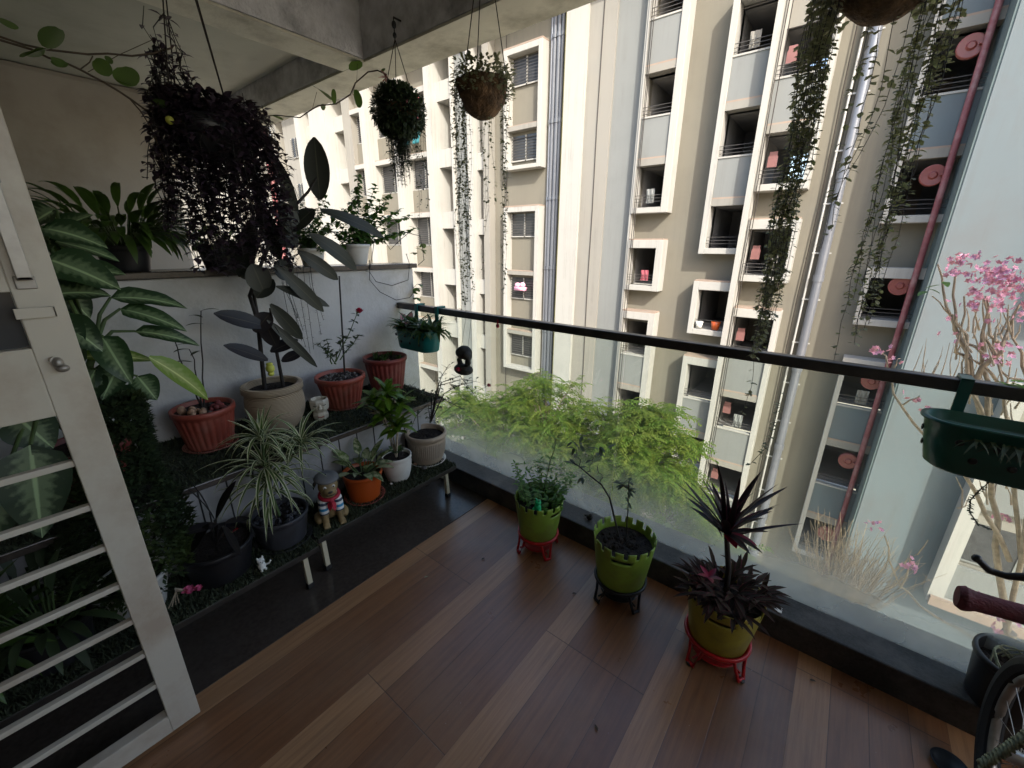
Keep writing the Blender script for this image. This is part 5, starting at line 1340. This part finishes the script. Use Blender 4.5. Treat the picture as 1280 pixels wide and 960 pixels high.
q = MB(); q.lathe(V((-3.55, FY-.42, -1.37)), [(.001, 0), (.12, 0), (.17, .3), (.15, .3), (.001, .27)], 16); tag(q.build('flower_pot', 'orange_plastic'), 'orange flower pot on a balcony sill of the opposite building', 'pot')
q = MB(); q.lathe(V((-4.12, FY-.42, -1.37)), [(.001, 0), (.10, 0), (.14, .24), (.12, .24), (.001, .22)], 16); tag(q.build('flower_pot', 'white_ceramic'), 'white flower pot on a balcony sill of the opposite building', 'pot')
# left wing: fins, recesses and window bays
part('wall', B((-60, FY+.9, GZ, -14.6, FY+1.1, TOPZ)), 'paint_beige')
def fin(x0, x1, prot=.6, mt='paint_white'): part('fin', B((x0, FY-prot, GZ, x1, FY+.9, TOPZ)), mt)
def bands(x0, x1, tops_, h, y0, y1, mt='paint_white', peach=False, name='spandrel'):
    for t_ in tops_:
        o_ = part(name, B((x0, y0, t_-h, x1, y1, t_)), mt)
        if peach: part('ledge_top', B((x0, y0, t_+.002, x1, y1, t_+.04)), 'ledge_peach', o_)
ZT = [6.2-3.02*k for k in range(-1, 5)]
fin(-15.0, -14.62, .45, 'paint_cream')
fin(-15.98, -15.62, .5, 'paint_white')
bands(-15.62, -15.0, [t_-.35 for t_ in ZT], .75, FY-.2, FY+.9); 
for t_ in ZT: part('window', B((-15.5, FY+.85, t_-2.7, -15.05, FY+.89, t_-1.15)), 'louvre_glass')
fin(-16.95, -15.99, .3, 'paint_grey')
fin(-17.1, -16.96, .5)
bands(-18.3, -17.1, [t_+.1 for t_ in ZT], .85, FY-.25, FY+.9)
for t_ in ZT: part('window', B((-17.75, FY+.85, t_-2.5, -17.15, FY+.89, t_-.8)), 'louvre_glass')
fin(-18.75, -18.3, .7)
def bay(x0, x1):
    for t_ in ZT:
        o_ = part('ledge', B((x0, FY-.35, t_-.12, x1, FY+.9, t_+.12)), 'paint_white'); part('ledge_top', B((x0, FY-.34, t_+.122, x1, FY+.05, t_+.15)), 'ledge_peach', o_)
        part('parapet', B((x0, FY-.02, t_+.12, x1, FY+.12, t_+1.35)), 'paint_beige')
        grille_window(x0+.1, x1-.1, t_+1.37, t_+2.86, FY+.1)
bay(-20.9, -18.75); fin(-21.45, -20.9, .7); bay(-23.9, -21.45)
fin(-24.4, -23.9, .8); bay(-26.1, -24.4)
fin(-27.0, -26.1, .3, 'paint_cream')
for t_ in ZT: part('window', B((-28.2, FY+.85, t_-2.5, -27.1, FY+.89, t_-.8)), 'louvre_glass')
bands(-28.2, -27.0, [t_+.1 for t_ in ZT], .85, FY-.2, FY+.9)
fin(-30.2, -28.2, .8)
for t_ in ZT: part('window', B((-31.6, FY+.85, t_-2.5, -30.3, FY+.89, t_-.6)), 'louvre_glass')
bands(-31.6, -30.2, [t_+.1 for t_ in ZT], .85, FY-.2, FY+.9)
fin(-32.2, -31.6, .8)
fin(-35.5, -32.2, .1, 'paint_cream')
for t_ in ZT: grille_window(-34.3, -33.2, t_-1.6, t_-.3, FY-.14)
q = MB(); q.tube([(-38.3, FY-.2, GZ), (-38.3, FY-.2, TOPZ)], .22, 10); part('fire_pipe', q, 'pipe_red', smooth=True)
q = MB(); q.tube([(-37.2, FY-.2, GZ), (-37.2, FY-.2, TOPZ)], .12, 10); part('pipe', q, 'facade_pipe_dark', smooth=True)
x_ = -36.2
for i in range(7):
    fin(x_-.8, x_, .8 if i % 2 else .3, 'paint_white' if i % 3 else 'paint_cream'); 
    if i not in (0,):
        bands(x_-2.6, x_-.8, [t_+.1 for t_ in ZT], .9, FY-.2, FY+.9)
        for t_ in ZT[1:7]: part('window', B((x_-2.3, FY+.85, t_-2.5, x_-1.0, FY+.89, t_-.8)), 'louvre_glass')
    x_ -= 2.6
part('wall', B((-140, FY+1.6, GZ, -60.01, FY+1.8, TOPZ)), 'paint_cream')
part('roof_slab', B((-140, FY-1, TOPZ, 9.5, FY+3.5, TOPZ+.5)), 'paint_grey')
# red tie beam seen just under the balcony beam, and the washing
part('red_band', B((-14.6, FY-.02, 10.55, -12.6, FY-.003, 10.85)), 'pipe_red')
th = thing('hanging_washing', (-20, FY-.5, 8.4), 'red checked and teal clothes hanging on a balcony of the opposite building', 'laundry')
def cloth(x0, x1, z0, z1, mt):
    q = MB(); rows = []
    for i in range(7):
        rows.append([V((x0+(x1-x0)*j/8, FY-.55+.05*sin(j*1.9+i*.5)-.02*i, z1+(z0-z1)*i/6)) for j in range(9)])
    q.grid(rows); sub('garment', th, q, mt, mods=[('solid', .02)])
cloth(-20.6, -20.0, 7.5, 8.9, 'cloth_red'); cloth(-19.9, -19.3, 7.4, 8.8, 'cloth_red'); cloth(-20.8, -20.1, 6.7, 7.35, 'cloth_teal'); cloth(-19.9, -19.3, 6.7, 7.3, 'cloth_teal')
# far curtain of daylight behind the see-through balconies: the sky itself shows there

# ================================================================== GROUND AND TREES
struct(B((-200, -60, GZ-.5, 200, 200, GZ-.01)).build('ground', 'ground_dirt', smooth=False))
struct(B((-100, 9.2, GZ-.01, 60, 13.8, GZ)).build('road', 'asphalt', smooth=False))
struct(B((-100, 13.8, GZ-.01, 60, 14.0, GZ+.14), (-100, 9.0, GZ-.01, 60, 9.2, GZ+.14)).build('road_kerb', 'pave', smooth=False))
struct(B((-100, 14.0, GZ-.01, 60, FY-.9, GZ+.10), (-100, 5.5, GZ-.01, 60, 9.0, GZ+.10)).build('pavement', 'pave', smooth=False))
q = MB()
for i in range(30): q.box(-60+i*3, 11.45, GZ, -58.6+i*3, 11.55, GZ+.004)
struct(q.build('road_marking', 'line_white', smooth=False))
def tree(base, crowns, label, mt='lf_tree', n=9000, tr=.16, seed=1, L=.12, W=.042):
    r_ = random.Random(seed); th = thing('tree', base, label, 'tree', 'leafy trees between the two buildings')
    q = MB(); fork = V(base)+(V(crowns[0][0])-V(base))*.55
    fork.x = base[0]*.6+crowns[0][0][0]*.4; fork.y = base[1]
    pts = [V(base).lerp(fork, t_/5)+V((r_.gauss(0, .05), r_.gauss(0, .05), 0)) for t_ in range(6)]; q.tube(pts, [tr*(1-.09*i) for i in range(6)], 10)
    tips = []
    lf = MB()
    for cc, rx, ry, rz in crowns:
        cc = V(cc); q.tube([fork, (fork+cc)/2+V((r_.gauss(0, .2), r_.gauss(0, .2), 0)), cc-V((0, 0, rz*.4))], [tr*.55, tr*.4, tr*.2], 7)
        nb = int(30*rx*ry)
        for i in range(nb):
            a = r_.uniform(0, 6.3); el = r_.uniform(-.6, 1.5); k = r_.uniform(.55, 1.0)
            tp = cc+V((rx*k*cos(a)*cos(el), ry*k*sin(a)*cos(el), rz*k*sin(el))); tips.append(tp)
            if i % 3 == 0: q.tube([cc-V((0, 0, rz*.4)), (cc+tp)/2+V((r_.gauss(0, .1), r_.gauss(0, .1), .05)), tp], [tr*.18, tr*.1, .012], 5)
    global rnd
    per = n//len(tips)
    for tp in tips:
        # a clump: several drooping sprays of paired leaflets
        for s_ in range(max(1, per//16)):
            d = dirv(r_.uniform(0, 6.3), r_.uniform(-.2, .9)); p = tp+V((r_.gauss(0, .12), r_.gauss(0, .12), r_.gauss(0, .1))); sd_ = d.cross(V((0, 0, 1))).normalized()
            for k in range(8):
                p = p+d*.055; d = (d+V((0, 0, -.14))).normalized()
                for g in (-1, 1): lf.leaf(p, (d*.5+sd_*g+V((0, 0, r_.uniform(-.3, .2)))), L*r_.uniform(.7, 1.1), W, .3, .15, 'lance', 2)
    sub('trunk', th, q, 'bark'); sub('crown', th, lf, mt); return th
tree((-6.3, 9.0, GZ), [((-7.3, 9, -4.2), 1.9, 1.5, 1.5), ((-6.0, 9.2, -3.2), 1.5, 1.3, 1.25), ((-5.0, 8.6, -4.4), 1.3, 1.3, 1.3), ((-9.2, 9.2, -4.4), 1.6, 1.3, 1.2), ((-8.2, 8.8, -5.6), 1.4, 1.3, 1.0), ((-6.6, 8.6, -5.4), 1.6, 1.3, 1.2), ((-4.4, 9.2, -3.1), .8, .8, .8), ((-4.6, 8.0, -5.5), 1.4, 1.1, 1.0), ((-7.6, 8.2, -6.0), 1.5, 1.1, 1.0)], 'bright green feathery tree beyond the glass, the larger crown on the left', 'lf_tree', 100000, .2, 3)
tree((-2.9, 8.3, GZ), [((-3.0, 8.4, -2.9), 1.25, 1.2, 1.05), ((-2.2, 8.3, -4.0), 1.1, 1.1, .9), ((-3.6, 8.6, -4.1), 1.1, 1.1, 1.0), ((-1.4, 8.3, -4.9), .8, .8, .7)], 'bright green feathery tree beyond the glass, in front of the window columns', 'lf_tree', 50000, .17, 5)
tree((-1.6, 7.2, GZ), [((-2.0, 7.3, -5.8), 1.3, 1.1, 1.0), ((-.9, 7.3, -5.9), .9, .9, .8), ((-3.6, 7.3, -6.4), 1.2, 1, .9)], 'low green tree close below the balcony', 'lf_tree2', 20000, .14, 8)

# flowering tree outside at the right
def twig_tree(name, base, root, branches, mt, label, cat, r0=.05):
    th = thing(name, base, label, cat); q = MB(); q.tube([V(base), V(base).lerp(root, .5)+V((.06, .03, 0)), root], [r0*1.6, r0*1.3, r0], 9); return th, q
r_ = random.Random(11)
Yp = 3.5
root = at(1262, 790, Y=Yp)
base = V((root.x+.3, Yp+.1, GZ))
th, q = twig_tree('flowering_tree', base, root, None, 'stem_pale', 'tall pale-branched tree with clusters of pink blossom outside the railing', 'tree', .034)
fl = MB()
def flower(p, s):
    ax = dirv(r_.uniform(0, 6.3), r_.uniform(-.2, 1.2)); a_ = ax.cross(V((.1, .2, 1))).normalized(); b_ = ax.cross(a_)
    for k in range(5):
        t_ = 2*pi*k/5; fl.leaf(p, (a_*cos(t_)+b_*sin(t_))+ax*.45, s, s*.7, .5, .15, 'ellip', 2, up=tuple(ax))
def cluster(p, n, sp, s=.019):
    for i in range(int(n*1.7)): flower(p+V((r_.gauss(0, sp), r_.gauss(0, sp), r_.gauss(0, sp*.8))), s)
def br(path, r0, r1, y=Yp, n=2, tips=None):
    pts = []
    for i in range(len(path)-1):
        a, b_ = at(*path[i], Y=y), at(*path[i+1], Y=y)
        for k in range(n): pts.append(a.lerp(b_, k/n)+V((r_.gauss(0, .008), r_.gauss(0, .02), r_.gauss(0, .008))))
    pts.append(at(*path[-1], Y=y)); m_ = len(pts); q.tube(pts, [r0+(r1-r0)*i/(m_-1) for i in range(m_)], 7); return pts
br(((1262, 790), (1250, 720), (1245, 650), (1240, 600), (1232, 540), (1215, 480), (1200, 420), (1195, 390), (1194, 345)), .019, .005)
br(((1240, 600), (1222, 520), (1210, 450), (1190, 400), (1178, 365), (1172, 330)), .015, .004)
br(((1232, 540), (1235, 480), (1228, 440), (1230, 400), (1232, 370)), .015, .004)
br(((1215, 480), (1245, 440), (1262, 410), (1275, 380)), .016, .005); br(((1245, 440), (1238, 420), (1228, 370)), .012, .004)
br(((1262, 790), (1275, 700), (1270, 620), (1262, 540), (1252, 480), (1240, 430), (1262, 395)), .015, .004)
br(((1275, 700), (1300, 600), (1290, 480), (1272, 440), (1266, 400)), .016, .004)
br(((1210, 450), (1196, 440), (1200, 415), (1205, 370)), .010, .004); br(((1228, 440), (1205, 430), (1192, 395), (1180, 385), (1165, 370)), .009, .003)
br(((1250, 480), (1230, 460), (1212, 445), (1200, 470)), .009, .003); br(((1290, 480), (1262, 470), (1250, 450), (1238, 448)), .008, .003)
br(((1262, 700), (1235, 640), (1200, 590), (1160, 550), (1130, 510), (1112, 470), (1108, 445)), .014, .004)
br(((1130, 510), (1140, 500), (1150, 495)), .006, .003); br(((1108, 450), (1100, 440), (1095, 436)), .004, .003); br(((1112, 465), (1122, 452), (1126, 448)), .004, .003)
br(((1262, 830), (1225, 800), (1180, 775), (1150, 755), (1125, 735), (1112, 700), (1106, 670)), .010, .004); br(((1125, 735), (1140, 700), (1150, 690), (1160, 675)), .006, .003)
for k in range(60):
    x0_, y0_ = r_.uniform(1195, 1275), r_.uniform(400, 640); br(((x0_, y0_), (x0_+r_.uniform(-14, 14), y0_-r_.uniform(15, 40))), .006, .002, Yp+r_.uniform(-.15, .3))
for k in range(14):
    x0_ = 1135+k*6+r_.uniform(-3, 3); br(((x0_, 478), (x0_+r_.uniform(2, 20), r_.uniform(420, 450))), .004, .001, Yp+.3)
for (a, b_, n_, s_) in ((1198, 328, 16, .045), (1208, 318, 6, .03), (1190, 340, 8, .035), (1228, 350, 16, .05), (1226, 345, 8, .04), (1250, 340, 22, .05), (1262, 338, 16, .05), (1236, 366, 18, .055), (1252, 352, 14, .05), (1270, 365, 20, .06), (1280, 380, 14, .05), (1215, 382, 14, .045), (1246, 386, 10, .04), (1275, 350, 12, .05), (1244, 446, 12, .045), (1258, 440, 8, .04), (1100, 436, 6, .03), (1120, 448, 5, .03), (1096, 440, 4, .02), (1155, 503, 4, .03), (1135, 497, 3, .03), (1250, 645, 6, .02), (1098, 658, 5, .025), (1088, 656, 3, .02), (1135, 707, 6, .025), (1142, 705, 4, .02), (1240, 762, 8, .04), (1262, 770, 10, .05), (1250, 790, 7, .03), (1275, 775, 8, .04), (1262, 455, 6, .04), (1195, 420, 3, .03)):
    cluster(at(a, b_, Y=Yp+r_.uniform(-.1, .15)), max(2, int(n_*.75)), s_*.9)
sub('trunk', th, q, 'stem_pale'); sub('blossom', th, fl, 'pink_flower')
q = MB()
for a, b_ in ((1160, 361), (1176, 356), (1180, 352), (1158, 364)): q.leaf(at(a, b_, Y=Yp), dirv(r_.uniform(0, 6), -.3), .07, .04, .3, .2, 'ovate', 4)
sub('foliage', th, q, 'lf_green')
# dry twiggy tree
Yd = 6.5
rb = at(1045, 752, Y=Yd); base = V((rb.x+.1, Yd, GZ)); th = thing('bare_tree', base, 'bare twiggy tree top with dry straw coloured shoots, seen through the glass', 'tree')
q = MB(); q.tube([base, base.lerp(rb, .6)+V((.1, 0, 0)), rb], [.12, .09, .05], 8)
for i in range(9):
    a = r_.uniform(0, 6.3); e_ = rb+V((.22*cos(a), .2*sin(a), .12)); q.tube([rb-V((0, 0, .4)), rb, e_], [.03, .02, .012], 5)
sub('trunk', th, q, 'bark')
q = MB()
for i in range(230):
    a = r_.uniform(0, 6.3); k = r_.random()**.7; p = rb+V((.34*k*cos(a), .3*k*sin(a), r_.uniform(-.1, .1))); d = V((cos(a)*k*.40, sin(a)*k*.40, 1)).normalized(); L = r_.uniform(.5, 1.25); q.id += 1
    m1 = p+d*L*.5+V((r_.gauss(0, .03), r_.gauss(0, .03), 0)); e_ = p+d*L+V((r_.gauss(0, .06), r_.gauss(0, .06), 0)); q.tube([p, m1, e_], [.0055, .004, .0015], 4)
    for g_ in range(3): w0_ = p.lerp(e_, r_.uniform(.2, .9)); q.tube([w0_, w0_+V((r_.gauss(0, .07), r_.gauss(0, .07), r_.uniform(.05, .2)))], [.0032, .0012], 4)
sub('shoots', th, q, 'twig_dry')

# ---- lived-in details of the opposite building
rr2 = random.Random(21)
for x_, y_ in ((-7.05, .62), (-6.98, .60), (-2.95, .72), (-2.88, .70), (-13.85, .08), (-9.0, .33), (-1.25, .06)):
    q = MB(); pts = [V((x_+rr2.gauss(0, .02), FY-y_, z_)) for z_ in (GZ+1, -8, -4, 0, 3, 6, 9, TOPZ-.05)]; q.tube(pts, .014, 5); part('cable', q, 'cord', smooth=True)
for (x0, x1, a) in ((-7.1, -6.1, 4.4-1.4), (-7.1, -6.1, -1.47-1.4), (-4.25, -3.3, 4.35), (-4.25, -3.3, -4.2), (-2.95, -1.8, .64), (-2.95, -1.8, -2.22), (.5, 1.6, 2.42), (.5, 1.6, 5.25), (-4.25, -3.3, 7.2)):
    # inside each landing: a lighter door or window frame on the back wall
    w_ = x1-x0; u = x0+w_*rr2.uniform(.1, .45)
    part('inner_door', B((u, FY+2.75, a, u+.42, FY+2.85, a+1.25)), rr2.choice(['paint_cream', 'paint_grey', 'ledge_peach']))
for (x_, a, h_, mt_) in ((-6.7, 3.0, .5, 'paint_grey'), (-3.9, 7.25, .45, 'paint_cream'), (-2.3, .7, .5, 'paint_cream'), (-6.6, .15, .4, 'cloth_red'), (.9, -3.3, .45, 'paint_cream'), (-2.4, -5.05, .5, 'paint_grey')):
    q = MB(); q.grid([[V((x_+.05*i, FY-.40+.02*sin(i*2.1+k), a+.1+h_*k/4)) for i in range(7)] for k in range(5)]); o_ = part('towel', q, mt_, mods=[('solid', .01)])


# dry leaves dropped on the boards
r5 = random.Random(4)
for (px_, py_, lb_) in ((602, 700, 'small dry leaf on the boards left of the nearest-corner bucket'), (715, 742, 'small dry leaf on the boards between two green buckets'), (747, 914, 'tiny dark dry leaf on the boards near the bottom of the picture'), (530, 722, 'tiny pale dry leaf on the boards in front of the benches'), (1012, 850, 'small dry leaf on the boards right of the olive-yellow bucket')):
    p = at(px_, py_, Z=.004); q = MB(); a = r5.uniform(0, 6.3); q.leaf(p, V((cos(a), sin(a), .12)), .022, .010, .3, .5, 'ovate', 4); tag(q.build('fallen_leaf', 'stem_brown' if px_ != 530 else 'rope_pale'), lb_, 'leaf')
